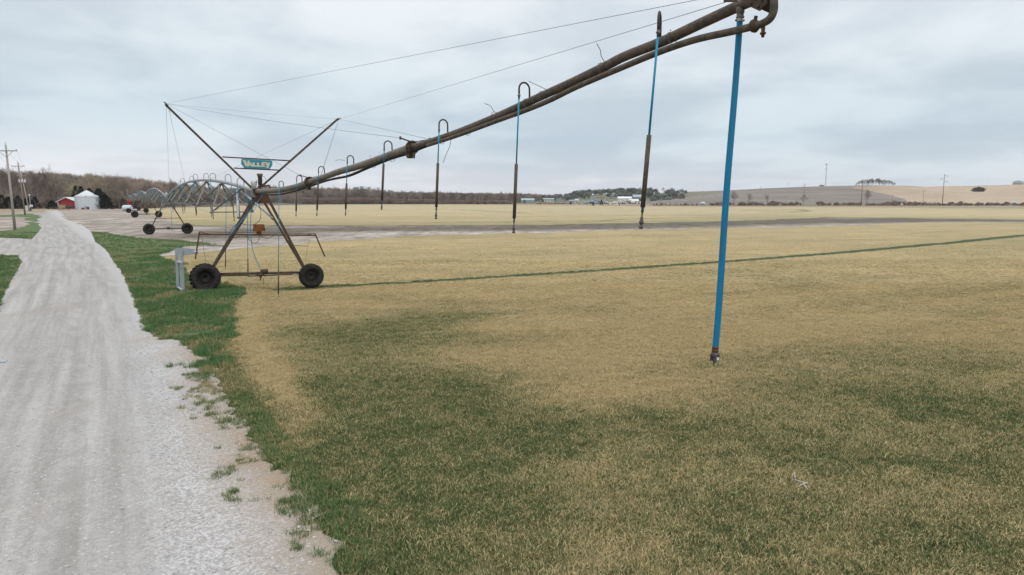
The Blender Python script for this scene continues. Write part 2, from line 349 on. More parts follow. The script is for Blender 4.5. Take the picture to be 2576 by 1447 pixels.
# ------------------------------------------------------------------ ground sheet
def steps(a, b, f):
    o = [a]
    while o[-1] < b: o.append(o[-1] + f(o[-1]))
    return o
YS = np.array([-2800, -900, -250] + steps(-30, 5.2, lambda y: 1.5) + steps(6.5, 1300, lambda y: max(.28, (y - 12) * .018 + .28)) + [1600, 2500, 4800])
xp = steps(0, 1100, lambda x: max(.33, (x - 12) * .035 + .33)); XS = np.array([-a for a in xp[:0:-1]] + xp)
XS = np.concatenate([[-4800, -2900, -1800], XS, [1800, 2900, 4800]])
GX, GY = np.meshgrid(XS, YS)
def gridmesh(name, X, Y, Z, m, attrs={}, **kw):
    r, c = X.shape; me = bpy.data.meshes.new(name)
    co = np.stack([X, Y, Z], -1).reshape(-1, 3)
    i = np.arange(r * c).reshape(r, c); q = np.stack([i[:-1, :-1], i[:-1, 1:], i[1:, 1:], i[1:, :-1]], -1).reshape(-1, 4)
    me.vertices.add(len(co)); me.vertices.foreach_set('co', co.ravel().astype('f'))
    me.loops.add(q.size); me.loops.foreach_set('vertex_index', q.ravel().astype('i'))
    me.polygons.add(len(q)); me.polygons.foreach_set('loop_start', np.arange(0, q.size, 4, dtype='i'))
    me.update(calc_edges=True); me.polygons.foreach_set('use_smooth', np.ones(len(q), bool))
    for k, v in attrs.items():
        a = me.attributes.new(k, 'FLOAT', 'POINT'); a.data.foreach_set('value', np.asarray(v).ravel().astype('f'))
    me.materials.append(m); o = bpy.data.objects.new(name, me); sc.collection.objects.link(o)
    return setp(o, kind='structure', **kw)

STRAW = (.41, .318, .170); STRAW2 = (.305, .234, .122); FARSTRAW = (.435, .352, .220); GRN = (.07, .10, .035); GRN2 = (.050, .078, .028)
def field_material():
    t = NT('dormant_turf'); g = t.attr('green'); rt = t.attr('rut')
    p = t.pos()
    fine = t.noise(p, 26, 3, .7); mid = t.noise(t.pos((1, .6, 1)), 2.2, 5, .65); big = t.noise(t.pos((.25, 1, 1)), .12, 4, .6)
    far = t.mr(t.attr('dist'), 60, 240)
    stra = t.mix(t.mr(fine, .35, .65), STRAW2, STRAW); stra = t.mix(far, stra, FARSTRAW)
    gm = t.ma('ADD', g, t.ma('MULTIPLY', t.ma('SUBTRACT', mid, .5), .55)); gm = t.ma('ADD', gm, t.ma('MULTIPLY', t.ma('SUBTRACT', fine, .5), .5))
    grn = t.mix(t.mr(fine, .35, .65), GRN2, (.125, .150, .055))
    col = t.mix(t.mr(gm, .08, .95), stra, grn)
    col = t.mix(1., col, t.mix(t.mr(big, .3, .7), (.86, .87, .86), (1.1, 1.09, 1.07)), 'MULTIPLY'); b3 = t.noise(t.pos((.35, .9, 1)), .9, 6, .7); col = t.mix(1., col, t.mix(t.mr(b3, .36, .64), (.84, .86, .82), (1.12, 1.11, 1.10)), 'MULTIPLY')
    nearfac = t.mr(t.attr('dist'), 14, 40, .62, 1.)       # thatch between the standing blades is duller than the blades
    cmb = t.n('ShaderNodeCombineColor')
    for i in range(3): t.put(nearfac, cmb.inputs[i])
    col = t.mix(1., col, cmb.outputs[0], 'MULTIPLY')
    rn = t.ma('ADD', rt, t.ma('MULTIPLY', t.ma('SUBTRACT', t.noise(t.pos((.5, .5, 1)), 1.2, 5, .7), .5), 1.1)); rn = t.ma('MULTIPLY', rn, t.mr(rt, .02, .15))
    col = t.mix(t.mr(rn, .12, .5), col, (.040, .062, .022))
    t.bump(fine, .03, .6)
    return t.done(col, .95)
rut = np.exp(-(dpoly(RUT, GX, GY) / (.26 + np.clip(GY - 28, 0, 90) * .008)) ** 2)
for r2 in RUT2: rut = np.maximum(rut, .42 * np.exp(-(dpoly(r2, GX, GY) / (.0085 * GY)) ** 2))
dist = np.hypot(GX, GY)
GA = green(GX, GY)
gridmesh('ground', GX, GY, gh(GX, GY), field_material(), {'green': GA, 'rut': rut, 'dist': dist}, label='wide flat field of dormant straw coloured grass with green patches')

def sheet(name, poly, z, m, ymax=1e9, jit=.12, attrs=None, lattice=None, label=None, maxstep=4):
    pts = []
    n = len(poly)
    for i in range(n):
        a = poly[i]; b = poly[(i + 1) % n]; l = np.hypot(*(b - a)); mid = (a + b) / 2; dd = np.hypot(*mid)
        st = min(max(.10, dd * .012), maxstep * 4) if dd < 400 else 60
        k = max(1, min(int(l / st), 400))
        for j in range(k): pts.append(a + (b - a) * j / k)
    pts = np.array(pts); dd = np.hypot(pts[:, 0], pts[:, 1]); am = jit * np.clip(dd / 12, .8, 10)
    fq = 1 / np.clip(dd / 14, .7, 8)
    pts = pts + (np.stack([fbm(pts[:, 0] * 1.6 * fq, pts[:, 1] * 1.6 * fq, 3), fbm(pts[:, 0] * 1.6 * fq + 40, pts[:, 1] * 1.6 * fq, 3)], -1) - .5) * 2.4 * am[:, None]
    pts = pts + (np.stack([fbm(pts[:, 0] * 7, pts[:, 1] * 7, 2), fbm(pts[:, 0] * 7 + 40, pts[:, 1] * 7, 2)], -1) - .5) * np.where(dd < 30, .30, 0)[:, None]
    x0, y0 = pts.min(0); x1, y1 = pts.max(0)
    m_ = (GX > x0) & (GX < x1) & (GY > y0) & (GY < y1)
    lx, ly = GX[m_], GY[m_]; k = inside(pts, lx, ly); lx, ly = lx[k], ly[k]
    dd2 = np.hypot(lx, ly); keep = dpoly(np.vstack([pts, pts[:1]]), lx, ly) > .05 if len(lx) * len(pts) < 4e7 else np.ones(len(lx), bool)
    lx, ly = lx[keep], ly[keep]
    vin = [Vector(p) for p in pts] + [Vector(p) for p in zip(lx, ly)]
    ne = len(pts)
    vo, _, fo, *_ = delaunay_2d_cdt(vin, [(i, (i + 1) % ne) for i in range(ne)], [], 1, 1e-4)
    X = np.array([v[0] for v in vo]); Y = np.array([v[1] for v in vo]); Z = gh(X, Y) + z
    me = bpy.data.meshes.new(name); me.from_pydata(list(zip(X, Y, Z)), [], [tuple(f) for f in fo]); me.update()
    for kk, fn in (attrs or {}).items():
        a = me.attributes.new(kk, 'FLOAT', 'POINT'); a.data.foreach_set('value', np.asarray(fn(X, Y)).astype('f'))
    me.polygons.foreach_set('use_smooth', np.ones(len(me.polygons), bool))
    me.materials.append(m); o = bpy.data.objects.new(name, me); sc.collection.objects.link(o)
    return setp(o, kind='structure', label=label), pts

# stubble
def stubble_material(name, c1, c2, c3):
    t = NT(name)
    a = t.noise(t.pos((.11, .42, 1)), 1.2, 7, .78, .5); b = t.noise(t.pos((.02, .07, 1)), 1., 4, .6, .6); c = t.noise(t.pos((1, .28, 1)), .9, 8, .82)
    col = t.mix(t.mr(b, .38, .62), c1, c2); col = t.mix(t.mr(a, .50, .66, 0., .85), col, c3); col = t.mix(t.mr(a, .44, .34, 0., .7), col, (.43, .40, .375))
    gn = t.noise(t.pos((.08, .3, 1)), 1., 4, .6); col = t.mix(t.mr(gn, .60, .72, 0., .45), col, (.13, .15, .075))
    e = t.attr('edge')
    col = t.mix(t.mr(t.ma('ADD', e, t.ma('MULTIPLY', t.ma('SUBTRACT', a, .5), 3.2)), .25, 1.2, 0., .8), col, (.41, .385, .36))
    d_ = t.attr('dark')
    col = t.mix(t.mr(t.ma('ADD', d_, t.ma('MULTIPLY', t.ma('SUBTRACT', a, .5), .9)), .25, .95), col, (.12, .10, .075))
    c2_ = t.noise(t.pos((.30, .10, 1)), 1.3, 7, .8); cc = t.ma('ADD', t.ma('MULTIPLY', c, .5), t.ma('MULTIPLY', c2_, .5))
    col = t.mix(t.mr(cc, .43, .57), t.mix(1., col, (.58, .56, .53), 'MULTIPLY'), t.mix(1., col, (1.32, 1.31, 1.30), 'MULTIPLY'))
    t.bump(t.ma('ADD', a, c), .08, .7); return t.done(col, .95)
p_bot = plan(ST_BOT[:13])
def edge_f(x, y): return np.exp(-(dpoly(p_bot, x, y) / (.03 * np.clip(y, 20, 200))) ** 2) * .65
p_mid = plan([(560, 595), (700, 580), (900, 577), (1290, 574.5), (1600, 568), (1960, 559), (2330, 553.5), (2576, 555)])
def dark_f(x, y): return np.exp(-(dpoly(p_mid, x, y) / (.115 * np.clip(y, 20, 220))) ** 2) * 1.15 + .9 * np.exp(-(dpoly(plan_top, x, y) / (.03 * np.clip(y, 20, 260))) ** 2)
M['stubble'] = stubble_material('crop_stubble', (.365, .325, .29), (.29, .25, .215), (.17, .14, .115))
sheet('stubble_field', P_STUB, .012, M['stubble'], jit=.26, attrs={'edge': edge_f, 'dark': dark_f}, label='strip and apron of grey brown crop stubble between the road and the straw fields')
sheet('stubble_field', P_STUBL, .012, M['stubble'], jit=.10, attrs={'edge': lambda x, y: x * 0, 'dark': lambda x, y: x * 0}, label='grey stubble ground left of the gravel road by the utility poles')
def margin_material():
    t = NT('rough_dry_margin'); a = t.noise(t.pos((.3, 1, 1)), .06, 5, .7); b = t.noise(t.pos(), .3, 4)
    col = t.mix(t.mr(a, .35, .65), (.33, .25, .17), (.24, .185, .13)); col = t.mix(t.mr(b, .5, .7, 0., .6), col, (.12, .12, .06)); return t.done(col, .95)
sheet('rough_ground', P_MARG, .03, margin_material(), jit=.15, maxstep=10, label='dry rough margin beyond the far edge of the straw field')

# verges
def verge_material():
    t = NT('verge_turf'); f = t.noise(t.pos(), 9, 4, .7); g = t.noise(t.pos((1, 1, 1)), .9, 4, .6)
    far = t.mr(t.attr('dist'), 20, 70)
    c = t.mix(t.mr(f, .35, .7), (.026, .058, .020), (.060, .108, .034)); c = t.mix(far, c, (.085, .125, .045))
    c = t.mix(t.mr(g, .58, .72, 0., .75), c, (.22, .18, .10)); t.bump(f, .05, .7); return t.done(c, .95)
M['verge'] = verge_material(); da = {'dist': lambda x, y: np.hypot(x, y)}
VPOLY = []
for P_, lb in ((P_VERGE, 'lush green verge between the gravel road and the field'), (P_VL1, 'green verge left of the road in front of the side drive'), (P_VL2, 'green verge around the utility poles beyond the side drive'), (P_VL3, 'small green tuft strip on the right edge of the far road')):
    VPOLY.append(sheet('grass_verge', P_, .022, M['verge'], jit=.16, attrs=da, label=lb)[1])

# gravel road
def road_material():
    t = NT('limestone_gravel'); s = t.attr('lane'); e = t.attr('edge'); d = t.attr('dist')
    p = t.pos()
    cb = t.n('ShaderNodeCombineXYZ'); t.put(t.ma('MULTIPLY', s, 2.6), cb.inputs[0]); t.put(t.ma('MULTIPLY', t.attr('yy'), .12), cb.inputs[1])
    streak = t.noise(cb.outputs[0], 1.3, 5, .6); cb2 = t.n('ShaderNodeCombineXYZ'); t.put(t.ma('MULTIPLY', s, 9), cb2.inputs[0]); t.put(t.ma('MULTIPLY', t.attr('yy'), .35), cb2.inputs[1])
    streak2 = t.noise(cb2.outputs[0], 1.3, 4, .6)
    big = t.noise(p, .5, 5, .6); fine = t.noise(p, 55, 3, .75)
    vo = t.n('ShaderNodeTexVoronoi'); t.put(p, vo.inputs['Vector']); vo.inputs['Scale'].default_value = 38
    sepc = t.n('ShaderNodeSeparateColor'); t.put(vo.outputs['Color'], sepc.inputs[0]); cell = sepc.outputs[0]
    compact = t.mix(t.mr(streak, .35, .65), (.285, .268, .252), (.405, .39, .378)); compact = t.mix(t.mr(streak2, .62, .75, 0., .5), compact, (.25, .23, .22)); compact = t.mix(t.mr(t.noise(t.pos((1, .35, 1)), .55, 5, .65), .56, .68, 0., .5), compact, (.31, .27, .24))
    compact = t.mix(t.mr(fine, .3, .7, 0., 1.), t.mix(1., compact, (.80, .80, .80), 'MULTIPLY'), t.mix(1., compact, (1.14, 1.14, 1.14), 'MULTIPLY'))
    sp = t.noise(p, 17, 4, .75); compact = t.mix(t.mr(sp, .36, .64), t.mix(1., compact, (.86, .855, .85), 'MULTIPLY'), t.mix(1., compact, (1.12, 1.12, 1.12), 'MULTIPLY')); compact = t.mix(t.mr(cell, .972, .99, 0., .7), compact, (.50, .50, .50))
    compact = t.mix(t.mr(big, .60, .72, 0., .4), compact, (.30, .265, .23))
    loose = t.mix(cell, (.29, .275, .265), (.56, .555, .565)); loose = t.mix(t.mr(vo.outputs['Distance'], .0, .02, 1., 0.), loose, loose)
    rl = t.ma('ADD', t.attr('ruts'), t.ma('MULTIPLY', t.ma('SUBTRACT', t.noise(p, 1.1, 5, .7), .5), 1.3)); compact = t.mix(t.mr(rl, .35, 1.0, 0., .8), compact, (.235, .22, .205)); loose = t.mix(t.mr(d, 10, 34), loose, (.43, .415, .405))
    sh = t.ma('ADD', s, t.ma('MULTIPLY', t.ma('SUBTRACT', big, .5), 1.1))
    col = t.mix(t.mr(sh, -.25, .55), compact, loose)
    e2 = t.ma('ADD', e, t.ma('MULTIPLY', t.ma('SUBTRACT', big, .5), 1.3))
    dirt = t.mix(t.mr(fine, .3, .7), (.24, .19, .14), (.36, .305, .245)); dirt = t.mix(t.mr(cell, .93, .96), dirt, (.46, .44, .42))
    e3 = t.ma('ADD', e, t.ma('MULTIPLY', t.ma('SUBTRACT', t.noise(p, 1.3, 4), .5), 1.6))
    col = t.mix(t.ma('MULTIPLY', t.mr(e3, 1.9, .8, 0., .8), t.mr(d, 15, 10)), col, t.mix(t.mr(cell, .35, .75), t.mix(t.mr(fine, .3, .7), (.31, .275, .245), (.40, .365, .335)), (.47, .455, .45)))
    orange = t.noise(p, .8, 3, .5); dirt = t.mix(t.mr(orange, .5, .62), dirt, t.mix(t.mr(fine, .3, .7), (.25, .175, .11), (.345, .255, .175))); col = t.mix(t.ma('MULTIPLY', t.mr(e2, 1.05, .15, 0., .95), t.mr(d, 15, 10, .75, 1.)), col, dirt)
    hh = t.ma('ADD', t.ma('MULTIPLY', vo.outputs['Distance'], t.mr(sh, -.4, .6, .12, 1.)), t.ma('MULTIPLY', fine, .012)); t.bump(hh, .3, .3)
    return t.done(col, .92)
def lane_f(x, y): return -dpoly(LANE, x, y, True) if dpoly(LANE, np.array([2.]), np.array([9.]), True)[0] < 0 else dpoly(LANE, x, y, True)
def edge_near(x, y): return dpoly(P_RE, x, y) + np.clip(y - 16, 0, 50) * .25
RUTL = [(plan([(285, 560), (262, 610), (232, 680), (211, 722), (182, 827), (192, 950), (200, 1071), (169, 1182), (155, 1413), (150, 1900)]), .16, .75), (plan([(318, 860), (345, 950), (368, 1027), (358, 1249), (350, 1400), (350, 1900)]), .13, .6),
        (plan([(255, 640), (290, 655), (318, 690), (335, 735)]), .22, .75), (plan([(237, 697), (275, 702), (310, 720), (335, 738)]), .2, .8), (plan([(140, 660), (120, 760), (60, 950), (0, 1100)]), .3, .6), (plan([(60, 630), (140, 640), (200, 648)]), .5, .6), (plan([(240, 545), (250, 575), (300, 625)]), .5, .5)]
def ruts_f(x, y): return np.max([a * np.exp(-(dpoly(p_, x, y) / (w_ * 1.5)) ** 2) for p_, w_, a in RUTL], axis=0)
M['road'] = road_material()
_, ROADPTS = sheet('gravel_road', P_ROAD, .032, M['road'], jit=.10, attrs={'ruts': ruts_f, 'lane': lane_f, 'edge': edge_near, 'dist': lambda x, y: np.hypot(x, y), 'yy': lambda x, y: y}, label='pale gravel farm road with worn tyre lanes and a side drive')

# ------------------------------------------------------------------ scatter helper (only for uncountable stuff)
def scatter(name, protos, P, rot, scl, idx, label, cat, gattr=None):
    me = bpy.data.meshes.new(name); me.vertices.add(len(P)); me.vertices.foreach_set('co', np.asarray(P, 'f').ravel())
    def at_(n, typ, v, key='value'):
        a = me.attributes.new(n, typ, 'POINT'); a.data.foreach_set(key, np.asarray(v).ravel())
    at_('rot', 'FLOAT_VECTOR', np.asarray(rot, 'f'), 'vector'); at_('scl', 'FLOAT', np.asarray(scl, 'f')); at_('idx', 'INT', np.asarray(idx, 'i'))
    if gattr is not None: at_('g', 'FLOAT', np.asarray(gattr, 'f'))
    me.update(); o = bpy.data.objects.new(name, me); sc.collection.objects.link(o)
    col = bpy.data.collections.new(name + '_source')
    for i, p in enumerate(protos): p.name = '%s_source_%02d' % (name, i); col.objects.link(p)
    ng = bpy.data.node_groups.new(name, 'GeometryNodeTree'); ng.interface.new_socket('Geometry', in_out='INPUT', socket_type='NodeSocketGeometry'); ng.interface.new_socket('Geometry', in_out='OUTPUT', socket_type='NodeSocketGeometry')
    N = ng.nodes.new; K = ng.links.new
    gi = N('NodeGroupInput'); go = N('NodeGroupOutput'); ip = N('GeometryNodeInstanceOnPoints'); ci = N('GeometryNodeCollectionInfo')
    ci.inputs['Collection'].default_value = col; ci.inputs['Separate Children'].default_value = True; ci.inputs['Reset Children'].default_value = True
    def na(nm, ty): a = N('GeometryNodeInputNamedAttribute'); a.data_type = ty; a.inputs['Name'].default_value = nm; return a.outputs['Attribute']
    K(gi.outputs[0], ip.inputs['Points']); K(ci.outputs[0], ip.inputs['Instance']); ip.inputs['Pick Instance'].default_value = True
    K(na('idx', 'INT'), ip.inputs['Instance Index']); K(na('rot', 'FLOAT_VECTOR'), ip.inputs['Rotation']); K(na('scl', 'FLOAT'), ip.inputs['Scale'])
    K(ip.outputs[0], go.inputs[0])
    md = o.modifiers.new('scatter', 'NODES'); md.node_group = ng
    return setp(o, label, cat, kind='stuff')
def proto(mb, m, rnd=None):
    me = bpy.data.meshes.new('p'); me.from_pydata(mb.v, [], mb.f); me.materials.append(m)
    me.polygons.foreach_set('use_smooth', mb.sm); me.update()
    if rnd is not None:
        a = me.attributes.new('rnd', 'FLOAT', 'POINT'); a.data.foreach_set('value', np.array(rnd, 'f'))
    return bpy.data.objects.new('p', me)

# ------------------------------------------------------------------ grass blades
def blade_material(name, tan1, tan2, g1, g2):
    t = NT(name); g = t.attr('g', 'INSTANCER'); r = t.attr('rnd'); ori = t.n('ShaderNodeObjectInfo').outputs['Random']
    k = t.ma('SUBTRACT', t.ma('ADD', g, t.ma('MULTIPLY', t.ma('SUBTRACT', ori, .5), .25)), r)
    tan = t.mix(t.ma('FRACT', t.ma('MULTIPLY', r, 7.3)), tan1, tan2); gr = t.mix(t.ma('FRACT', t.ma('MULTIPLY', r, 13.1)), g1, g2)
    t.b.inputs['Specular IOR Level'].default_value = .2
    return t.done(t.mix(t.mr(k, -.08, .08), tan, gr), .75)
M['blade'] = blade_material('field_blades', (.61, .485, .265), (.435, .342, .178), (.135, .168, .060), (.070, .108, .040))
M['vblade'] = blade_material('verge_blades', (.44, .36, .19), (.30, .235, .12), (.050, .135, .048), (.095, .185, .058))
def tuft(nb, spread, h0, h1, wd, lean):
    mb = MB(); rn = []
    for i in range(nb):
        a = random.uniform(0, 6.283); r = spread * math.sqrt(random.random()); bx, by = r * math.cos(a), r * math.sin(a)
        h = random.uniform(h0, h1); d = random.uniform(0, 6.283); ln = lean * random.uniform(.2, 1.2) * h
        dx, dy = math.cos(d) * ln, math.sin(d) * ln; pa = random.uniform(0, 3.14); wx, wy = math.cos(pa) * wd / 2, math.sin(pa) * wd / 2
        mb.add([(bx - wx, by - wy, -.01), (bx + wx, by + wy, -.01), (bx + dx * .4 + wx * .8, by + dy * .4 + wy * .8, h * .6), (bx + dx * .4 - wx * .8, by + dy * .4 - wy * .8, h * .6), (bx + dx, by + dy, h)],
               [(0, 1, 2, 3), (3, 2, 4)])
        rn += [random.random()] * 5
    return mb, rn
def grass_points(bands, polys_in, polys_out, margin=1.15):
    P = []
    for y0, y1, dens in bands:
        xw = y1 * .78 * margin + (2 if polys_in is None else 8); n = int((y1 - y0) * 2 * xw * dens)
        x = rng.uniform(-xw, xw, n); y = rng.uniform(y0, y1, n)
        k = np.abs(x) < y * .78 * margin + (1.5 if polys_in is None else 7)
        x, y = x[k], y[k]
        if polys_in is not None:
            k = np.zeros(len(x), bool)
            jx = x + .7 * (fbm(x * 1.6, y * 1.6, 3) - .5) + rng.normal(0, .07, len(x)); jy = y + .9 * (fbm(x * 1.6 + 9, y * 1.6, 3) - .5) + rng.normal(0, .1, len(x))
            for p in polys_in: k |= inside(p, jx, jy)
            x, y = x[k], y[k]
        for p in polys_out:
            if p is P_VERGE: k = ~inside(p, x + .7 * (fbm(x * 1.6, y * 1.6, 3) - .5), y + .9 * (fbm(x * 1.6 + 9, y * 1.6, 3) - .5))
            else: k = ~inside(p, x, y)
            x, y = x[k], y[k]
        P.append(np.stack([x, y], -1))
    return np.vstack(P)
GRASS = True; HAZE = 0.00009
if GRASS:
    pr = []; rr = []
    for i in range(6):
        mb, rn = tuft(32, .075, .012, .038, .0048, 1.3); pr.append(proto(mb, M['blade'], rn))
    P = grass_points([(4.8, 9, 420), (9, 14, 300), (14, 20, 170), (20, 30, 90), (30, 42, 34), (42, 56, 10), (56, 75, 3)], None, [P_ROAD, P_VERGE, P_VL1, P_VL2, P_STUB, P_STUBL])
    g = green(P[:, 0], P[:, 1]); n = len(P)
    rt = np.exp(-(dpoly(RUT, P[:, 0], P[:, 1]) / .4) ** 2); g = np.clip(g + 1.3 * rt + .75 * (fbm(P[:, 0] * 6, P[:, 1] * 6, 3) - .5) * np.clip(g * 3, .3, 1), 0, 1)
    tall = .45 + 1.2 * fbm(P[:, 0] * 4.5, P[:, 1] * 4.5, 3) + .25 * rng.random(n) + .25 * np.clip(g, 0, .7)
    dd = np.hypot(P[:, 0], P[:, 1]); tall = tall * (1 - .25 * np.clip((dd - 25) / 30, 0, 1))
    rot = np.stack([rng.normal(0, .1, n), rng.normal(0, .1, n), rng.uniform(0, 6.28, n)], -1)
    Z = gh(P[:, 0], P[:, 1]); scatter('field_grass', pr, np.column_stack([P, Z]), rot, tall, rng.integers(0, 6, n), 'short straw and green blades of the near field', 'grass', g)
    # verge
    pr = []
    for i in range(6):
        mb, rn = tuft(24, .10, .05, .15, .009, .8); pr.append(proto(mb, M['vblade'], rn))
    P = grass_points([(5, 30, 75), (30, 50, 26), (50, 80, 9)], [VPOLY[0], VPOLY[1], VPOLY[2]], [ROADPTS])
    # ragged tufts that creep over the dirt beside the road
    re = P_RE[3:-1]; q = []
    for i in range(len(re) - 1):
        a, b = re[i], re[i + 1]; l = np.hypot(*(b - a)); k = int(l * (300 if b[1] < 14 else 70))
        tt = rng.random(k)[:, None]; nn = np.array([b[1] - a[1], -(b[0] - a[0])]) / l
        q.append(a + (b - a) * tt - nn * (rng.uniform(-.95, .5, k) * (1 if b[1] < 14 else .35))[:, None])
    q = np.vstack(q); cl = .6 * fbm(q[:, 0] * 2.6, q[:, 1] * 2.6, 3) + .4 * fbm(q[:, 0] * 7, q[:, 1] * 7, 2); sd_ = dpoly(re, q[:, 0], q[:, 1])
    on_road = inside(ROADPTS, q[:, 0], q[:, 1]); q = q[(~on_road) | (cl > .46 + .30 * sd_ + .30 * (q[:, 1] > 15))]
    P = np.vstack([P, q]); n = len(P)
    bare = fbm(P[:, 0] * .7 + 3, P[:, 1] * .7, 4); k = rng.random(n) > sstep((bare - .60) / .1) * .85; P = P[k]; bare = bare[k]; n = len(P)
    g = .93 - .55 * sstep((bare - .50) / .14) - .1 * rng.random(n)
    rot = np.stack([rng.normal(0, .12, n), rng.normal(0, .12, n), rng.uniform(0, 6.28, n)], -1)
    sc_ = (.5 + .8 * fbm(P[:, 0] * 1.3, P[:, 1] * 1.3, 3)) * (.75 + .4 * rng.random(n)); nr = (P[:, 1] < 15) * sstep((15 - P[:, 1]) / 2.5); sc_ *= 1 - .38 * nr; g = g - .12 * nr - .35 * nr * (fbm(P[:, 0] * 5, P[:, 1] * 5, 2) - .35)
    scatter('verge_grass', pr, np.column_stack([P, gh(P[:, 0], P[:, 1]) + .02]), rot, sc_, rng.integers(0, 6, n), 'green tufted grass of the road verges', 'grass', g)
    # loose stones on the near road shoulder
    pr = []
    for i in range(5):
        mb = MB(); vs = []
        for a, r_, z_ in ((0, 0, .5),): pass
        prof = [(0.02, -.35), (.42, -.25), (.5, 0), (.36, .25), (.03, .33)]
        mb.lathe(prof, (0, 0, 0), (0, 0, 1), 7); mb.v = [(v[0] * random.uniform(.75, 1.25), v[1] * random.uniform(.6, 1.1), v[2] * random.uniform(.7, 1.2)) for v in mb.v]; mb.sm = [False] * len(mb.sm)
        pr.append(proto(mb, M['stone']))
    n = 110000; x = rng.uniform(-14, 3, n); y = rng.uniform(5, 24, n); k = inside(ROADPTS, x, y); x, y = x[k], y[k]
    ln = lane_f(x, y); er = dpoly(P_RE, x, y); pr_ = np.where(ln > .1, .95 * sstep((er - .2) / .8) + .12, .07) * (fbm(x * 1.7, y * 1.7, 3) + .2) * np.clip(14 / np.hypot(x, y), .2, 1.2)
    k = rng.random(len(x)) < pr_; x, y = x[k], y[k]; n = len(x)
    s_ = rng.lognormal(math.log(.020), .42, n); s_ = np.clip(s_, .008, .05)
    scatter('loose_gravel', pr, np.column_stack([x, y, gh(x, y) + .032 + s_ * .12]), rng.uniform(0, 6.28, (n, 3)) * [.1, .1, 1], s_, rng.integers(0, 5, n), 'loose pale stones along the near shoulder of the road', 'gravel')
# ------------------------------------------------------------------ irrigation machine
BD = -0.58
E_ = Vector((BD, 1, 0)).normalized()                       # along the pipe, away from the camera
N_ = Vector((E_.y, -E_.x, 0))                              # across it, to the right
T1 = Vector((-10.38, 28.0, 0))
def MP(px, py): return onp(px, py, T1, N_)                 # point on the machine's long vertical plane
def TP(px, py, off=0.0): return onp(px, py, T1 - E_ * off, E_)   # point on the tower's cross plane
SPAN = 47.0 / E_.y
towers = [T1 + E_ * (SPAN * k) for k in range(6)]
for t_ in towers[1:]: t_.z = float(gh(t_.x, t_.y))
mach = thing('irrigation_machine', 'long wheeled pivot irrigation machine with arched pipes, V mast sign and blue drop hoses', 'irrigation machine', T1)
def smooth(pts, n=6):                                      # Catmull-Rom through points
    pts = [Vector(p) for p in pts]; o = []
    for i in range(len(pts) - 1):
        p0, p1, p2, p3 = pts[max(i - 1, 0)], pts[i], pts[i + 1], pts[min(i + 2, len(pts) - 1)]
        for k in range(n):
            t = k / n; o.append(.5 * ((2 * p1) + (p2 - p0) * t + (2 * p0 - 5 * p1 + 4 * p2 - p3) * t * t + (3 * p1 - p0 - 3 * p2 + p3) * t ** 3))
    return o + [pts[-1]]
# overhang: three pipe sections
pp = [MP(*p) for p in [(640, 482), (671, 480.5), (705, 478), (746, 469.5), (779, 458)]]
MB().tube(smooth(pp), .090, 16).build('overhang_pipe', M['mid_pipe'], mach)
pp2 = [MP(*p) for p in [(779, 458), (820, 444), (855, 431.5), (896, 420), (950, 402), (1004, 382.5), (1037, 370.5)]]
MB().tube(smooth(pp2), .080, 16).build('overhang_pipe', M['mid_pipe'], mach, label='brown middle section of the overhang pipe')
pp3 = [MP(*p) for p in [(1037, 370), (1078, 358), (1157, 331), (1258, 290), (1358, 244), (1440, 207), (1521, 168), (1572, 142), (1670, 103), (1768, 57), (1866, 12), (1905, -2)]]
MB().tube(smooth(pp3), [.057 - .006 * i / 66 for i in range(67)], 18).build('overhang_pipe', M['rust_pipe'], mach, label='dark rusty outer section rising to the end of the machine')
# lower return pipe and the big elbow
low = [MP(*p) for p in [(1080, 366), (1157, 341), (1260, 303), (1326, 279), (1391, 252), (1456, 220), (1554, 178), (1650, 138), (1709, 116), (1768, 98), (1846, 81), (1905, 67), (1926, 60), (1944, 48), (1953, 29), (1954, 8), (1951, -16), (1935, -34), (1905, -28)]]
sl_ = [p - N_ * .035 for p in low]
MB().tube(smooth(sl_), .034, 14).build('return_pipe', M['rust_pipe'], mach)
fl = MB(); c0 = MP(1905, 66.5) - N_ * .035; ax0 = (MP(1926, 60) - MP(1880, 73)).normalized()
fl.lathe([(0, -.02), (.055, -.02), (.06, 0), (.045, .025), (0, .026)], c0, ax0, 14); fl.beam(c0 + Vector((0, 0, .02)), c0 + Vector((.01, 0, .085)), .012, .03)
fl.build('clamp', M['steel'], mach)
dv = MP(1927, 64) - N_ * .035
MB().lathe([(0, 0), (.018, 0), (.016, -.04), (.026, -.045), (.026, -.06), (.014, -.062), (.014, -.085), (0, -.086)], dv - Vector((0, 0, .02)), (0, 0, 1), 12).build('drain_valve', M['rust'], mach)
# end bracket near the top edge
br_ = MB(); c = MP(1915, 6)
pl_ = [MP(*p) + E_ * .0 for p in [(1888, 18), (1900, 32), (1921, 28), (1932, 18), (1940, -6), (1930, -30), (1890, -30)]]
pl_ = [MP(*p) - N_ * .06 for p in [(1887, 14), (1922, 30), (1940, 14), (1944, -20), (1900, -34), (1880, -20)]]
br_.prism(pl_, N_, .02); br_.prism([p + N_ * .12 for p in pl_], N_, .012)
for q in ((1904, 12), (1922, 20), (1932, 4), (1912, -8)):
    br_.lathe([(0, -.02), (.012, -.02), (.012, .0), (0, .001)], MP(*q) - N_ * .07, N_, 6)
br_.build('end_bracket', M['steel'], mach)
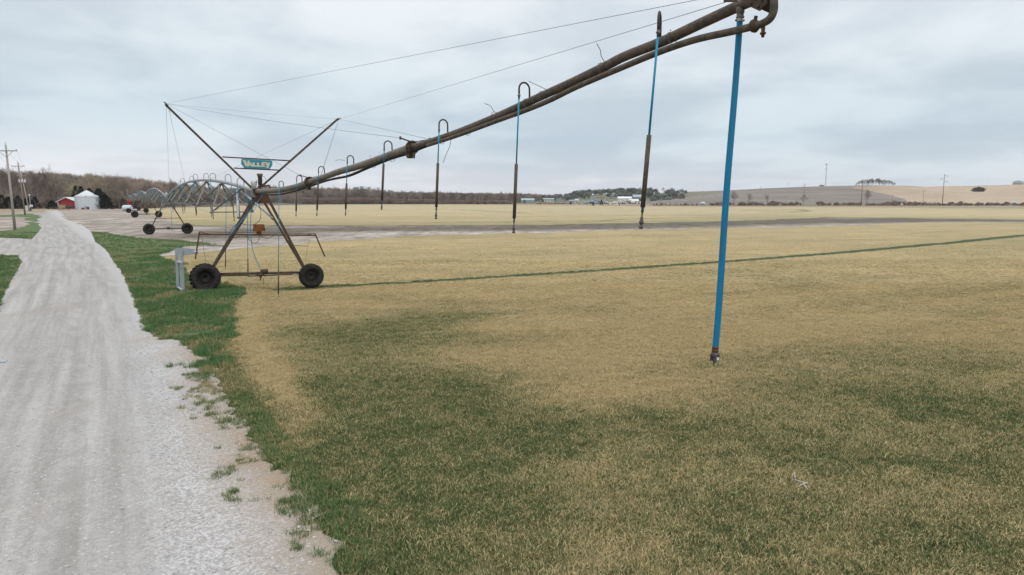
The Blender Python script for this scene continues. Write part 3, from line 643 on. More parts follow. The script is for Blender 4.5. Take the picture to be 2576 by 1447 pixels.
# flanges with cable arms
def flange(px, py, r, s=1.):
    c = MP(px, py); ax = (MP(px + 25, py - 9) - MP(px - 25, py + 9)).normalized()
    m = MB(); m.lathe([(r * .9, -.03), (r * 1.75, -.03), (r * 1.75, -.008), (r * 1.1, -.006), (r * 1.1, .006), (r * 1.75, .008), (r * 1.75, .03), (r * .9, .03)], c, ax, 18)
    for k in range(8):
        a = k * math.pi / 4; u = ax.cross(Vector((0, 0, 1))).normalized(); w_ = u.cross(ax)
        m.lathe([(0, -.05), (.013, -.05), (.013, .05), (0, .05)], c + (u * math.cos(a) + w_ * math.sin(a)) * r * 1.45, ax, 6)
    dn = c - Vector((0, 0, 1)) * r * 1.9
    m.prism([dn + Vector((0, 0, .10)) - ax * .03, dn + Vector((0, 0, .12)) - ax * .20, dn + Vector((0, 0, .02)) - ax * .23, dn - Vector((0, 0, .05)) - ax * .15, dn - Vector((0, 0, .04)) - ax * .03], N_, .10)
    for sg in (-1, 1):
        m.beam(c + Vector((0, 0, r * 1.3)), c + Vector((0, 0, r * 1.9)) + N_ * (sg * .30 * s) + ax * .16, .05, .012)
        m.lathe([(0, -.03), (.02, -.03), (.02, .03), (0, .03)], c + Vector((0, 0, r * 1.9)) + N_ * (sg * .30 * s) + ax * .16, (0, 0, 1), 8)
    f = m.build('flange', M['steel'], mach)
    MB().lathe([(0, 0), (.03, 0), (.028, -.07), (.016, -.08), (.022, -.09), (.022, -.11), (.014, -.12), (.014, -.15), (0, -.151)], c - Vector((0, 0, r * 1.0)) + ax * .09, (0, 0, 1), 12).build('drain_valve', M['dullmetal'], f)
    return c, [c + Vector((0, 0, r * 1.9)) + N_ * (sg * .30 * s) + ax * .16 for sg in (-1, 1)]
F2, F2a = flange(779, 458, .09); F1, F1a = flange(1037, 371, .075)
# cable bundle slung under the pipe
bd = MB()
for k, o in enumerate((0, .018, -.016)):
    pts = [MP(*p) - N_ * (.03 + o) + Vector((0, 0, o * .6)) for p in [(655, 489), (700, 490), (745, 481), (779, 470), (820, 456), (850, 449), (883, 442), (930, 422), (985, 400), (1030, 386), (1080, 366), (1160, 340)]]
    bd.tube(smooth(pts, 4), .016, 6)
bd.build('cable_bundle', M['black'], mach)
# twisted tie wires
def tiew(px, py, r, tail):
    tie = MB()
    c = MP(px, py); ax = (MP(px + 20, py - 9) - MP(px - 20, py + 9)).normalized(); u = N_; w_ = u.cross(ax)
    for o in (-.008, .008): tie.tube([c + ax * (o + .02 * math.sin(a)) + (u * math.cos(a) * (r + .004) + w_ * math.sin(a) * (r + .004) * (1.0 if w_.z * math.sin(a) > 0 else 1.7)) for a in [i * math.pi / 8 for i in range(17)]], .0028, 5, False)
    o = tie.build('tie_wire', M['dullmetal'], mach)
    if tail: MB().tube(smooth([MP(*q) for q in tail], 4), .0045, 5).build('wire_tail', M['steel'], o)
tiew(1246, 291, .056, [(1242, 281), (1235, 268), (1226, 263), (1219, 261)])
tiew(1366, 240, .055, [(1375, 226), (1357, 217), (1343, 211), (1331, 205)])
tiew(1515, 170, .054, [(1524, 160), (1513, 143), (1510, 126), (1501, 110)]); tiew(1690, 94, .052, [(1688, 78), (1686, 75)])
tiew(1326, 259, .056, None); tiew(1110, 348, .058, None); tiew(1175, 325, .058, [(1135, 352), (1130, 372), (1121, 392), (1115, 410)])
tiew(985, 390, .08, None); tiew(937, 407, .08, [(932, 394), (930, 390)]); tiew(883, 425, .08, [(867, 404), (852, 402), (844, 405)]); tiew(845, 436, .08, None)

# drop hoses on the overhang
def nozzle_at(p, d, s, par):
    nz = MB(); nz.lathe([(0, 0), (.012, 0), (.014, .03), (.010, .035), (.010, .08), (.017, .085), (.020, .13), (.030, .14), (.026, .155), (.016, .16), (.016, .185), (.026, .19), (.024, .215), (0, .217)], p, d, 12)
    nz.v = [tuple(Vector(p) + (Vector(v) - Vector(p)) * s) for v in nz.v]
    o = nz.build('sprinkler_head', M['nozzle'], par)
    m2 = MB().lathe([(.0175, .158), (.0175, .186), (.012, .186)], p, d, 10); m2.v = [tuple(Vector(p) + (Vector(v) - Vector(p)) * s) for v in m2.v]
    return o
def drop(foot, left, top, ywt, yend, ynoz, bx, r=.011, rw=.024, gm='goose', gr=.013, dY=-.10, ftop=None, hm='hose'):
    A = MP(*foot); B = at(left, ftop or (top + (foot[1] - top) * .75), A.y + dY); zt = at((left + foot[0]) / 2, top, A.y).z
    gap = (Vector((A.x, A.y, 0)) - Vector((B.x, B.y, 0))); R = gap.length / 2; zc = zt - R
    pts = [A - Vector((0, 0, .05)), Vector((A.x, A.y, zc))] + [Vector((A.x, A.y, 0)) - gap * (1 - math.cos(a)) / 2 + Vector((0, 0, zc + R * math.sin(a))) for a in [math.pi * i / 10 for i in range(1, 10)]] + [Vector((B.x, B.y, zc)), B]
    bot = at(bx, ynoz, B.y)
    def al(py):                                            # point on the hanging line at a picture row
        lo, hi = 0., 1.
        for _ in range(30):
            m_ = (lo + hi) / 2; q = B.lerp(bot, m_); yy = CY - F * ((q.z - CAM_H) * cP + q.y * sP) / (q.y * cP - (q.z - CAM_H) * sP)
            if yy < py: lo = m_
            else: hi = m_
        return B.lerp(bot, lo)
    wt, we = al(ywt), al(yend); d = (bot - B).normalized()
    h = MB(); h.tube([B - d * .03, wt + d * .02], r, 10); o = h.build('drop_hose', M[hm], mach)
    MB().tube(pts, gr, 10).build('gooseneck', M[gm], o)
    MB().lathe([(0, -.015), (r * 1.5, -.015), (r * 1.55, .0), (r * 1.9, .004), (r * 1.9, .018), (r * 1.2, .02), (r * 1.2, .05), (0, .05)], B, d, 12).build('hose_clamp', M['dullmetal'], o)
    MB().tube([wt, we], rw, 14).build('weight_tube', M['weight'], o)
    MB().tube([we - d * .01, we + d * .05], r * 1.2, 10).build('coupling', M['nozzle_blue'], o)
    L_ = (bot - we).length; nozzle_at(we + d * .02, d, max(L_ - .02, .1) / .217, o)
    return o
HOSES = [((713.4, 469.4), 702, 455.9, 678, 738, 742, 700.3), ((759.9, 457), 746.4, 441.4, 482, 530.6, 544.5, 744.7), ((816.6, 437.3), 801.4, 419.3, 458, 527.5, 543.8, 797),
         ((890, 413.4), 873.6, 392, 461.6, 525.3, 542.7, 869.3), ((986.4, 380.8), 966.6, 355.4, 412.7, 504.7, 528, 960), ((1126.3, 334), 1104.6, 302, 410.6, 521, 551.4, 1096.6),
         ((1332, 249), 1305.8, 209.6, 412.7, 549.6, 587, 1292)]
for hs in HOSES: drop(*hs)
drop((1660.5, 94), 1656, 39, 340, 522, 576.4, 1612, r=.012, rw=.025, gm='goose_near', gr=.0145, dY=-.22, ftop=80)
# big flat hose at the end
A = MP(1861, 20); A.y -= .0; B = A - Vector((0, 0, .07)) + Vector((0, -.02, 0)); bt = at(1799.5, 876, B.y)
d = (bt - B).normalized(); side = d.cross(Vector((0, 1, 0))).normalized()
h = MB(); nseg = 26; prev = []
vs = []; fs = []
for i in range(nseg + 1):
    t = i / nseg; c = B.lerp(bt, t) + side * (.004 * math.sin(t * 9)); hw = .031 if i > 0 else .026; th = .014 if i > 0 else .024
    tw = .12 * math.sin(t * 5 + 1)
    for k in range(12):
        a = 2 * math.pi * k / 12; vs.append(c + side * (hw * math.cos(a + tw * 0)) + Vector((0, 1, 0)) * (th * math.sin(a) + tw * hw * math.cos(a)))
for i in range(nseg):
    for k in range(12): fs.append((i * 12 + k, i * 12 + (k + 1) % 12, (i + 1) * 12 + (k + 1) % 12, (i + 1) * 12 + k))
h.add(vs, fs, True); eh = h.build('end_hose', M['bighose'], mach)
MB().lathe([(0, .08), (.037, .08), (.037, .0), (.032, -.005), (.032, -.03), (.038, -.032), (.036, -.045), (.029, -.05), (0, -.05)], B + Vector((0, 0, .02)), (0, 0, 1), 18).build('hose_collar', M['dullmetal'], eh)
MB().lathe([(0, 0), (.030, 0), (.0305, .015), (.029, .02), (.0305, .025), (.0305, .05), (.029, .055), (0, .055)], B - d * -.005, d, 18).build('hose_clamp', M['silver'], eh)
for sg in (-1, 1): MB().box(B + side * .03 * sg + d * .045, (.025, .02, .012)).build('clamp_screw', M['dullmetal'], eh)
MB().lathe([(0, -.012), (.033, -.012), (.033, 0), (.030, .002), (.030, .014), (.034, .016), (.034, .03), (.028, .034), (.026, .05), (0, .05)], bt, d, 16).build('hose_ring', M['rust'], eh)
e = MB(); q = bt + d * .04
e.lathe([(0, 0), (.032, 0), (.040, .015), (.040, .03), (.034, .036), (.034, .075), (.022, .085), (.01, .09), (.01, .115), (0, .116)], q, d, 12)
for a in range(4): e.beam(q + side * .036 * math.cos(a * 1.57) + Vector((0, .036 * math.sin(a * 1.57), 0)) + d * .02, q + side * .038 * math.cos(a * 1.57) + Vector((0, .038 * math.sin(a * 1.57), 0)) + d * .09, .014, .014)
e.tube([q + d * .1, q + d * .125 + side * -.008, q + d * .145 + side * .004], .004, 6)
e.tube([q + side * .03 + d * .02, q + side * .075 + d * .065 + Vector((0, -.02, 0))], .0022, 6)
e.build('end_fitting', M['nozzle'], eh)
MB().box(q + side * .022 + d * .058 + Vector((0, -.034, 0)), (.022, .006, .028)).build('white_insert', M['white_paint'], eh)

# wheels
def wheel(c, R, W, lug, par, seg=40):
    c = Vector(c); m = MB(); ax = -E_                       # face towards the camera side
    m.lathe([(0, .02), (R * .16, .02), (R * .18, .06), (R * .30, .055), (R * .40, .02), (R * .50, .03), (R * .535, W * .46), (R * .56, W * .48), (R * .56, -W * .48), (R * .5, -W * .4), (R * .45, 0), (0, 0)], c, ax, 30)
    for k in range(6):
        a = k * math.pi / 3; u = ax.cross(Vector((0, 0, 1))).normalized(); w_ = Vector((0, 0, 1))
        m.lathe([(0, .05), (.013, .05), (.013, .075), (0, .076)], c + (u * math.cos(a) + w_ * math.sin(a)) * R * .33, ax, 6)
    wh = m.build('wheel', M['rim'], par)
    t = MB(); t.lathe([(R * .54, W * .40), (R * .60, W * .50), (R * .72, W * .56), (R * .84, W * .53), (R * .92, W * .42), (R * .945, W * .2), (R * .95, 0), (R * .945, -W * .2), (R * .92, -W * .42), (R * .84, -W * .53), (R * .72, -W * .56), (R * .60, -W * .5), (R * .54, -W * .4)], c, ax, seg)
    u = ax.cross(Vector((0, 0, 1))).normalized(); w_ = Vector((0, 0, 1)); nl = 22 if lug else 36
    for k in range(nl):
        for sg in (-1, 1):
            a = 2 * math.pi * (k + (.5 if sg > 0 else 0)) / nl; da = (.22 if lug else .07) * sg
            ro = R * .93; th = R * (.085 if lug else .05)
            p = lambda aa, o, rr: c + (u * math.cos(aa) + w_ * math.sin(aa)) * rr + ax * o
            wd = .055 if lug else .075
            a0, a1, a2 = a, a + da * .55, a + da
            for (b0, o0, r0), (b1, o1, r1) in (((a0, .0, ro), (a1, sg * W * .30, ro)), ((a1, sg * W * .30, ro), (a2, sg * W * .52, ro * (.93)))):
                q0 = [p(b0 - wd / 2, o0, r0), p(b0 + wd / 2, o0, r0), p(b1 + wd / 2, o1, r1), p(b1 - wd / 2, o1, r1)]
                q1 = [p(b0 - wd / 2.6, o0, r0 + th), p(b0 + wd / 2.6, o0, r0 + th), p(b1 + wd / 2.6, o1, r1 + th * .9), p(b1 - wd / 2.6, o1, r1 + th * .9)]
                t.add(q0 + q1, [(0, 1, 2, 3), (4, 7, 6, 5), (0, 4, 5, 1), (1, 5, 6, 2), (2, 6, 7, 3), (3, 7, 4, 0)])
    t.build('tyre', M['tyre'], wh)
    return wh
wl = TP(516, 697.5); wr = TP(783, 694)
wheel(wl - Vector((0, 0, .03)), .575, .42, True, mach); wheel(wr, .535, .34, False, mach)

# first tower
J = MP(648, 483)
def leg(p, q, m='steel', w_=.07): return MB().angle(p, q, w_, .008, E_).build('tower_leg', M[m], mach)
BLp = TP(533, 672); BRp = TP(761, 672)
leg(TP(648, 490, .38), BLp - E_ * .10, w_=.085); leg(TP(637, 495, -.42), BLp + E_ * .10, w_=.075)
leg(TP(668, 492, .38), BRp - E_ * .10, w_=.085); leg(TP(660, 505, -.42), BRp + E_ * .10, w_=.075)
gz = MB()
for o in (.42, -.38): gz.prism([TP(641, 490, o), TP(669, 490, o), TP(675, 512, o), TP(645, 512, o)], E_, .012)
gz.box(TP(655, 488), (.35, .8, .05), (N_, E_, Vector((0, 0, 1)))); gz.build('gusset_plate', M['rust'], mach)
def lp(px, py, o): return TP(px, py, o)
for a_, b_ in ((TP(599, 549, .1), TP(612, 553, -.1)), (TP(683, 550, .1), TP(692, 556, -.15)), (TP(566, 619, .06), TP(560, 619, -.12))): MB().beam(a_, b_, .05, .03).build('leg_bracket', M['dullmetal'], mach)
# base beam, shafts, gearbox
bm = MB(); bm.tube([TP(548, 689.5, -.02), TP(752, 685.5, -.02)], .052, 12); bm.build('base_beam', M['steel'], mach)
sh = MB(); sh.tube([TP(550, 694.5, .07), TP(750, 690.5, .07)], .022, 10); sh.build('drive_shaft', M['black'], mach)
gb = MB(); g0 = TP(655, 692, .10)
gb.lathe([(0, -.14), (.05, -.14), (.05, -.06), (.085, -.055), (.085, .055), (.05, .06), (.05, .14), (0, .14)], g0, N_, 14)
gb.box(g0 + Vector((0, 0, .06)), (.16, .14, .16), (N_, E_, Vector((0, 0, 1)))); gb.tube([g0 + Vector((0, 0, .16)) + N_ * .02, g0 + Vector((0, 0, .16)) + N_ * .30], .078, 14)
gb.tube([g0 - Vector((0, 0, .06)), g0 - Vector((0, 0, .22))], .025, 8); gb.tube([g0 - Vector((0, 0, .1)) + N_ * .03, g0 + Vector((0, 0, -.17)) + N_ * .12, g0 + Vector((0, 0, -.30)) + N_ * .10, g0 + Vector((0, 0, -.42)) + N_ * .09], .010, 6)
gb.build('gearbox', M['steel'], mach)
for a_, b_ in ((625, 650), (664, 690)): MB().tube([TP(a_, 693.5 - (a_ - 650) * .02, .08), TP(b_, 693 - (b_ - 650) * .02, .08)], .038, 10).build('shaft_coupling', M['dullmetal'], mach)
MB().tube([TP(735, 691, .09), TP(752, 690.5, .09)], .03, 10).build('shaft_coupling', M['silver'], mach)
# cross bar with droop arms
xb = MB(); a0, a1 = TP(499, 589.5, .22), TP(793, 592.5, .22); xb.beam(a0, a1, .06, .055); xb.beam(a0 + Vector((0, 0, .10)), a1 + Vector((0, 0, .07)), .02, .018)
xb.beam(TP(502, 584, .22), TP(502, 592, .22), .05, .05); xb.beam(TP(503, 583.5, .22), TP(527, 589, .22), .03, .03); xb.beam(TP(791, 587.5, .22), TP(765, 592, .22), .03, .03)
xb.build('cross_bar', M['rust'], mach)
MB().beam(TP(501.5, 586, .24), TP(491.5, 652, .24), .05, .05).build('guard_arm', M['rust'], mach); MB().beam(TP(792.5, 588, .24), TP(817, 645.5, .24), .05, .05).build('guard_arm', M['rust'], mach)
MB().beam(TP(522, 617.5, .1), TP(564, 618, .1), .02, .02).build('arm_rod', M['steel'], mach); MB().beam(TP(735, 618, .1), TP(774, 619, .1), .02, .02).build('arm_rod', M['steel'], mach)
MB().tube([TP(508, 597, .2), TP(517, 655, .2), TP(516, 662, .2), TP(520, 668, .2)], .006, 5).build('hanging_wire', M['steel'], mach); MB().tube([TP(779, 605, .2), TP(774, 620, .2), TP(768, 655, .2)], .005, 5).build('hanging_wire', M['steel'], mach)
# orange housing on the cross bar
bx_ = MB(); c = TP(651.5, 573, .22); top_, bot_ = .19, .21
bx_.add([c + N_ * a * (top_ if k > 0 else bot_) + E_ * b * .16 + Vector((0, 0, .135 * k)) for k in (-1, 1) for a, b in ((-1, -1), (1, -1), (1, 1), (-1, 1))], [(3, 2, 1, 0), (4, 5, 6, 7), (0, 1, 5, 4), (1, 2, 6, 5), (2, 3, 7, 6), (3, 0, 4, 7)])
bx_.box(c + Vector((0, 0, -.135)), (.45, .35, .03), (N_, E_, Vector((0, 0, 1)))); hb = bx_.build('control_housing', M['orange_box'], mach)
MB().box(TP(651.5, 586.5, .22), (.17, .14, .17), (N_, E_, Vector((0, 0, 1)))).build('housing_neck', M['orange_box'], hb)
# cables and hoses on the tower
def tq(pts, o): return smooth([TP(p[0], p[1], o) for p in pts], 5)
bl = MB(); bl.tube(tq([(668, 470), (668.5, 476), (663, 485), (649.5, 507), (635.6, 523.6), (612, 551), (590, 577), (576, 594)], .46), .016, 8); bl.build('tower_hose', M['hose'], mach)
MB().tube(tq([(634, 484), (633, 512), (631, 550), (631, 585), (635, 625), (645, 655), (654.5, 676)], .3), .014, 8).build('tower_hose', M['hose'], mach)
bl2 = MB()
for pts in ([(650, 512), (656, 530), (655, 550), (648, 560), (635, 566), (618, 566), (604, 561), (590, 568), (580, 583), (577, 594)], [(652, 590), (652, 600), (646, 610), (635, 610), (625, 600), (619, 592)], [(654, 590), (660, 597), (675, 600), (690, 592)], [(575, 595), (590, 599), (604, 595)]):
    bl2.tube(tq(pts, .34), .010, 6)
bl2.build('electric_cable', M['black'], mach)
# junction hardware on top of the tower
MB().lathe([(0, 0), (.105, 0), (.11, .24), (.10, .30), (.06, .34), (0, .345)], TP(638.5, 476.5, .1), (0, 0, 1), 18).build('collector_dome', M['white_can'], mach)
fc = MB(); b0 = TP(655, 470, .0); fc.lathe([(0, 0), (.085, 0), (.085, .36), (.10, .365), (.115, .44), (.115, .47), (.10, .48), (0, .48)], b0 + Vector((0, 0, .05)), (0, 0, 1), 16); fc.tube([b0 - Vector((0, 0, .2)), b0 + Vector((0, 0, .05))], .035, 10); fc.build('booster_filter', M['dullmetal'], mach)
ep = MB(); ep.tube([b0 + Vector((0, 0, .03)), b0 + N_ * .20 + Vector((0, 0, .03)), b0 + N_ * .33 + Vector((0, 0, .06)), b0 + N_ * .37 + Vector((0, 0, -.02)), b0 + N_ * .36 + Vector((0, 0, -.12))], .04, 10); ep.box(b0, (.2, .16, .07), (N_, E_, Vector((0, 0, 1)))); ep.build('valve_elbow', M['rust'], mach)
MB().tube([TP(645, 466, .3), TP(645, 460, .3)], .012, 6).box(TP(645, 459, .3), (.12, .02, .015)).box(TP(645, 457, .3), (.02, .02, .10)).build('small_sprinkler', M['goose'], mach)
MB().tube(tq([(660, 443), (666, 446), (669, 455), (668, 470)], .2), .006, 5).build('electric_cable', M['black'], mach)
jm = MB(); jm.lathe([(.09, -.05), (.13, -.05), (.13, -.02), (.10, -.02), (.10, .03), (.13, .03), (.13, .06), (.09, .06)], MP(646, 482), E_, 18)
for k in range(7): jm.beam(J + N_ * random.uniform(-.15, .15) + Vector((0, 0, random.uniform(-.16, .12))), J + N_ * random.uniform(-.2, .2) + E_ * random.uniform(-.2, .3) + Vector((0, 0, random.uniform(-.18, .14))), .03, .03)
jm.build('pipe_joint', M['steel'], mach)
# V masts, sign bars, sign
LT, RT = TP(417.5, 261), TP(853, 300)
for b, t_, n_ in ((TP(647, 483), LT, 0), (TP(654, 476), RT, 0)):
    m = MB().angle(b, t_, .075, .009, E_); m.box(t_, (.16, .10, .05), ((t_ - b).normalized(), E_, N_)); mo = m.build('mast', M['steel'], mach)
    for k in (.09, .2, .34, .455, .56, .72, .86): MB().lathe([(0, -.052), (.011, -.052), (.011, -.045), (0, -.045)], b.lerp(t_, k) + Vector((0, 0, .035)), E_, 6).build('bolt_hole_disc', M['white_paint'], mo)  # white discs stand in for open bolt holes; their brightness is painted
MB().beam(TP(559, 395), TP(729, 404.6), .012, .05).build('sign_bar', M['steel'], mach); MB().beam(TP(589, 423.2), TP(701, 428.2), .012, .05).build('sign_bar', M['steel'], mach)
SO = .02
def SP(x, y, o=SO): return TP((600 + x / 2.894) / 1.59, (350 + y / 2.894) / 1.59, o)
sb = MB().prism([SP(*p) for p in [(1068, 826), (1402, 846), (1417, 858), (1416, 902), (1386, 946), (1090, 934), (1055, 886), (1056, 838)]], E_, .006).build('sign_board', M['sign_blue'], mach)
LET = [[(1073, 842), (1108, 844), (1121, 888), (1130, 846), (1154, 848), (1128, 914), (1106, 912)],
       [(1143, 868), (1168, 869), (1196, 917), (1176, 916), (1171, 908), (1150, 907), (1143, 914), (1124, 913)],
       [(1186, 868), (1212, 870), (1212, 903), (1240, 904), (1240, 918), (1196, 916), (1188, 905)],
       [(1238, 870), (1262, 872), (1262, 905), (1290, 906), (1290, 920), (1246, 918), (1240, 908)],
       [(1292, 864), (1338, 867), (1338, 879), (1314, 878), (1314, 887), (1334, 888), (1334, 899), (1314, 898), (1314, 908), (1338, 909), (1338, 921), (1292, 919)],
       [(1336, 866), (1356, 867), (1363, 890), (1370, 868), (1390, 869), (1376, 912), (1368, 936), (1345, 934), (1353, 914)]]
lt_ = MB()
for l_ in LET: lt_.prism([SP(x, y, SO + .008) for x, y in l_], E_, .004)
lt_.build('lettering', M['sign_white'], sb)
MB().prism([SP(x, y, SO + .0115) for x, y in [(1157, 885), (1164, 898), (1152, 897)]], E_, .004).build('letter_gap', M['sign_blue'], sb)
# guy cables
cb = []
def cable(p, q, r=.0055, sag=0.):
    p, q = Vector(p), Vector(q); pts = [p.lerp(q, i / 8) - Vector((0, 0, sag * 4 * (i / 8) * (1 - i / 8))) for i in range(9)]
    MB().tube(pts, r, 6).build('guy_cable', M['wire'], mach)
endL = at(1800, -12, 6.6); endR = at(1838, 2, 6.3)
cable(LT, at(1752, 0, 7.0) + (at(1752, 0, 7.0) - LT) * .08, .0028); cable(RT, endR + (endR - RT) * .02, .0028)
cable(LT, F1a[0], .004, .05); cable(LT, F2a[0], .004); cable(LT, RT, .003, .03); cable(RT, F1a[1], .004); cable(RT, MP(530, 450), .004); cable(RT, F2a[1], .005)
cable(LT, MP(428, 512), .005); cable(LT + Vector((.1, 0, -.2)), MP(470, 480), .005); cable(RT - Vector((.1, 0, .2)), MP(805, 447), .004)
MB().box((endR + RT * 0), (.12, .02, .02)).build('turnbuckle', M['steel'], mach)
gp_ = at(700, 600, 23); 
# spans: arched pipes with V trusses
def wnp(k, t, z0, z1, rise=1.0):
    a, b = towers[k], towers[k + 1]; p = a.lerp(b, t); p.z = (z0 * (1 - t) + z1 * t) + rise * 4 * t * (1 - t); return p
for k in range(5):
    z0 = 4.0 + towers[k].z; z1 = 4.0 + towers[k + 1].z; rise = 1.05
    mat_p = M['span_pipe']
    pts = [wnp(k, i / 28, z0, z1, rise) for i in range(29)]
    MB().tube(pts, .084, 14 if k == 0 else 8).build('span_pipe', mat_p, mach)
    ns = 8; nodes = [wnp(k, (i + .55) / (ns + .1), z0, z1, rise) for i in range(ns)]
    lows = []
    for i in range(ns - 1):
        m_ = nodes[i].lerp(nodes[i + 1], .5); zl = towers[k].z * .5 + towers[k + 1].z * .5 + 3.05 + .45 * (1 - ((i - 3) / 3) ** 2)
        lows.append([Vector((m_.x, m_.y, zl)) + N_ * s for s in (-1.0, 1.0)])
    th = MB(); up = MB()
    for i in range(ns - 1):
        for s in (0, 1):
            for nd in (nodes[i], nodes[i + 1]):
                th.angle(nd - Vector((0, 0, .08)), lows[i][s], .055, .007, E_)
        th.angle(lows[i][0], lows[i][1], .05, .006, E_)
    th.build('truss_braces', M['span_steel'], mach)
    rd = MB()
    for s in (0, 1):
        ch = [l[s] for l in lows]; rd.tube([wnp(k, .006, z0, z1, rise) - Vector((0, 0, .15)) + N_ * (.3 * (2 * s - 1))] + ch + [wnp(k, .994, z0, z1, rise) - Vector((0, 0, .15)) + N_ * (.3 * (2 * s - 1))], .011 if k == 0 else .016, 6)
    rd.build('truss_rods', M['white_strut'] if k == 0 else M['span_steel'], mach)
    for nd in nodes: MB().box(nd - Vector((0, 0, .13)), (.5, .32, .02), (E_, N_, Vector((0, 0, 1)))).build('truss_plate', M['span_steel'], mach)
    hx = [(.055, 0), (.16, 1), (.23, 0), (.335, 0), (.40, 1), (.50, 0), (.585, 1), (.68, 0), (.78, 1), (.88, 0)]
    for i, (t_, far_) in enumerate(hx):
        p = wnp(k, t_, z0, z1, rise); sgn = -1 if i % 2 == 0 else 1; R = .14
        pts = [p + Vector((0, 0, .05)), p + Vector((0, 0, .28))] + [p + N_ * sgn * (R - R * math.cos(a)) + Vector((0, 0, .28 + R * math.sin(a))) for a in (.5, 1, 1.57, 2.1, 2.6)] + [p + N_ * sgn * 2 * R + Vector((0, 0, .26)), p + N_ * sgn * 2 * R + Vector((0, 0, .05))]
        b = pts[-1]; zb = towers[k].z * (1 - t_) + towers[k + 1].z * t_ + 2.62; bt2 = Vector((b.x, b.y, zb)) + N_ * .05; fr = .52
        wt_ = b.lerp(bt2, fr)
        o = MB().tube([b, wt_], .016 if k == 0 else .022, 6).build('drop_hose', M['hose'], mach)
        MB().tube(pts, .014 if k == 0 else .018, 6).build('gooseneck', M['goose'], o); MB().tube([wt_, b.lerp(bt2, .93)], .027, 8).build('weight_tube', M['weight'], o)
        MB().lathe([(0, 0), (.02, 0), (.012, -.06), (.03, -.1), (.03, -.16), (0, -.17)], b.lerp(bt2, .93), (0, 0, 1), 8).build('sprinkler_head', M['nozzle'], o)
    if k > 0 or True:                                       # the tower at the far end of this span
        T = towers[k + 1]; zt = T.z; pj = T + Vector((0, 0, 4.0))
        hd = 1.88
        for s in (-1, 1):
            for f_ in (-1, 1): MB().angle(pj + N_ * s * .12 + E_ * f_ * .35 - Vector((0, 0, .15)), T + N_ * s * 1.60 + Vector((0, 0, .95)) + E_ * f_ * .06, .08, .012, E_).build('tower_leg', M['steel'], mach)
        MB().tube([T + N_ * -hd + Vector((0, 0, .62)), T + N_ * hd + Vector((0, 0, .62))], .06, 8).build('base_beam', M['steel'], mach)
        MB().beam(T - N_ * 1.35 + Vector((0, 0, 1.75)), T + N_ * 1.35 + Vector((0, 0, 1.75)), .05, .05).build('cross_bar', M['rust'], mach)
        MB().box(T + Vector((0, 0, .66)), (.3, .25, .28), (N_, E_, Vector((0, 0, 1)))).build('gearbox', M['steel'], mach)
        for s in (-1, 1): wheel(T + N_ * s * hd + Vector((0, 0, .60)), .60, .40, True, mach, 24)
        MB().lathe([(0, 0), (.13, 0), (.13, .34), (.09, .40), (0, .41)], pj + Vector((0, 0, .12)), (0, 0, 1), 12).build('collector_dome', M['white_can'], mach)
        MB().tube([pj + E_ * -1.5 + Vector((0, 0, -.02)), T + N_ * -1.0 + Vector((0, 0, 2.0))], .055, 8).build('end_strut', M['white_strut'], mach)
        MB().tube([T + N_ * .45 + Vector((0, 0, 3.7)), T + N_ * .35 + Vector((0, 0, 1.6))], .016, 6).tube([T + N_ * .35 + Vector((0, 0, 1.6)), T + N_ * .35 + Vector((0, 0, .35))], .026, 6).build('tower_hose', M['hose'], mach)
# struts from the first span down to the first tower
MB().tube([MP(597, 478), TP(599, 548, -.2)], .052, 12).build('end_strut', M['white_strut'], mach)
MB().tube([MP(600, 478) + N_ * .05, TP(685, 548, -.25)], .045, 10).build('end_strut', M['white_strut'], mach)
# two long hoses beside the first tower
for (x0, y0, x1, ym, ye, yn) in ((569.5, 470, 567, 626, 672, 677), (622, 478, 624, 651, 692, 697)):
    A = MP(x0, y0); Bp = at(x0, y0, A.y - .15); bot = at(x1, yn, A.y - .15); f_ = (ym - y0) / (yn - y0)
    o = MB().tube([Bp, Bp.lerp(bot, f_)], .014, 8).build('drop_hose', M['hose'], mach)
    MB().tube([Bp.lerp(bot, f_), Bp.lerp(bot, (ye - y0) / (yn - y0))], .026, 8).build('weight_tube', M['weight'], o)
    MB().tube([Bp.lerp(bot, (ye - y0) / (yn - y0)), bot], .014, 8).build('sprinkler_head', M['nozzle'], o)

# ------------------------------------------------------------------ galvanised stop frame beside the left wheel
sp0 = gp(455, 733)
fr_ = thing('end_stop_frame', 'galvanised steel stop frame standing in green grass beside the left wheel', 'metal frame', sp0)
def GPx(x, y, o=0.): return onp((680 + x / 3.68) / 1.59, (880 + y / 3.68) / 1.59, sp0 + Vector((0, o, 0)), Vector((.30, 1, 0)).normalized())
nz_ = Vector((.30, 1, 0))
MB().prism([GPx(*p) for p in [(78, 410), (340, 424), (412, 462), (412, 500), (192, 526), (78, 500)]], nz_, .012).build('arm_plate', M['galv'], fr_)
MB().prism([GPx(142, 455, -.03), GPx(190, 455, -.03), GPx(220, 1072, -.03), GPx(152, 1060, -.03)], nz_, .03).build('post', M['galv'], fr_)
MB().prism([GPx(76, 425, .22), GPx(112, 425, .22), GPx(138, 1010, .22), GPx(96, 1000, .22)], nz_, .03).build('post', M['galv'], fr_)
MB().tube([GPx(110, 620, .26), GPx(165, 620, -.1)], .055, 16).build('cross_tube', M['galv_light'], fr_); MB().tube([GPx(125, 990, .26), GPx(178, 1030, -.1)], .05, 16).build('cross_tube', M['galv_light'], fr_)
MB().tube([GPx(310, 432, .25), GPx(388, 482, -.06)], .045, 16).build('cross_tube', M['galv_light'], fr_); MB().tube([GPx(388, 482, -.066), GPx(389, 483, -.07)], .03, 12).build('tube_mouth', M['black'], fr_)
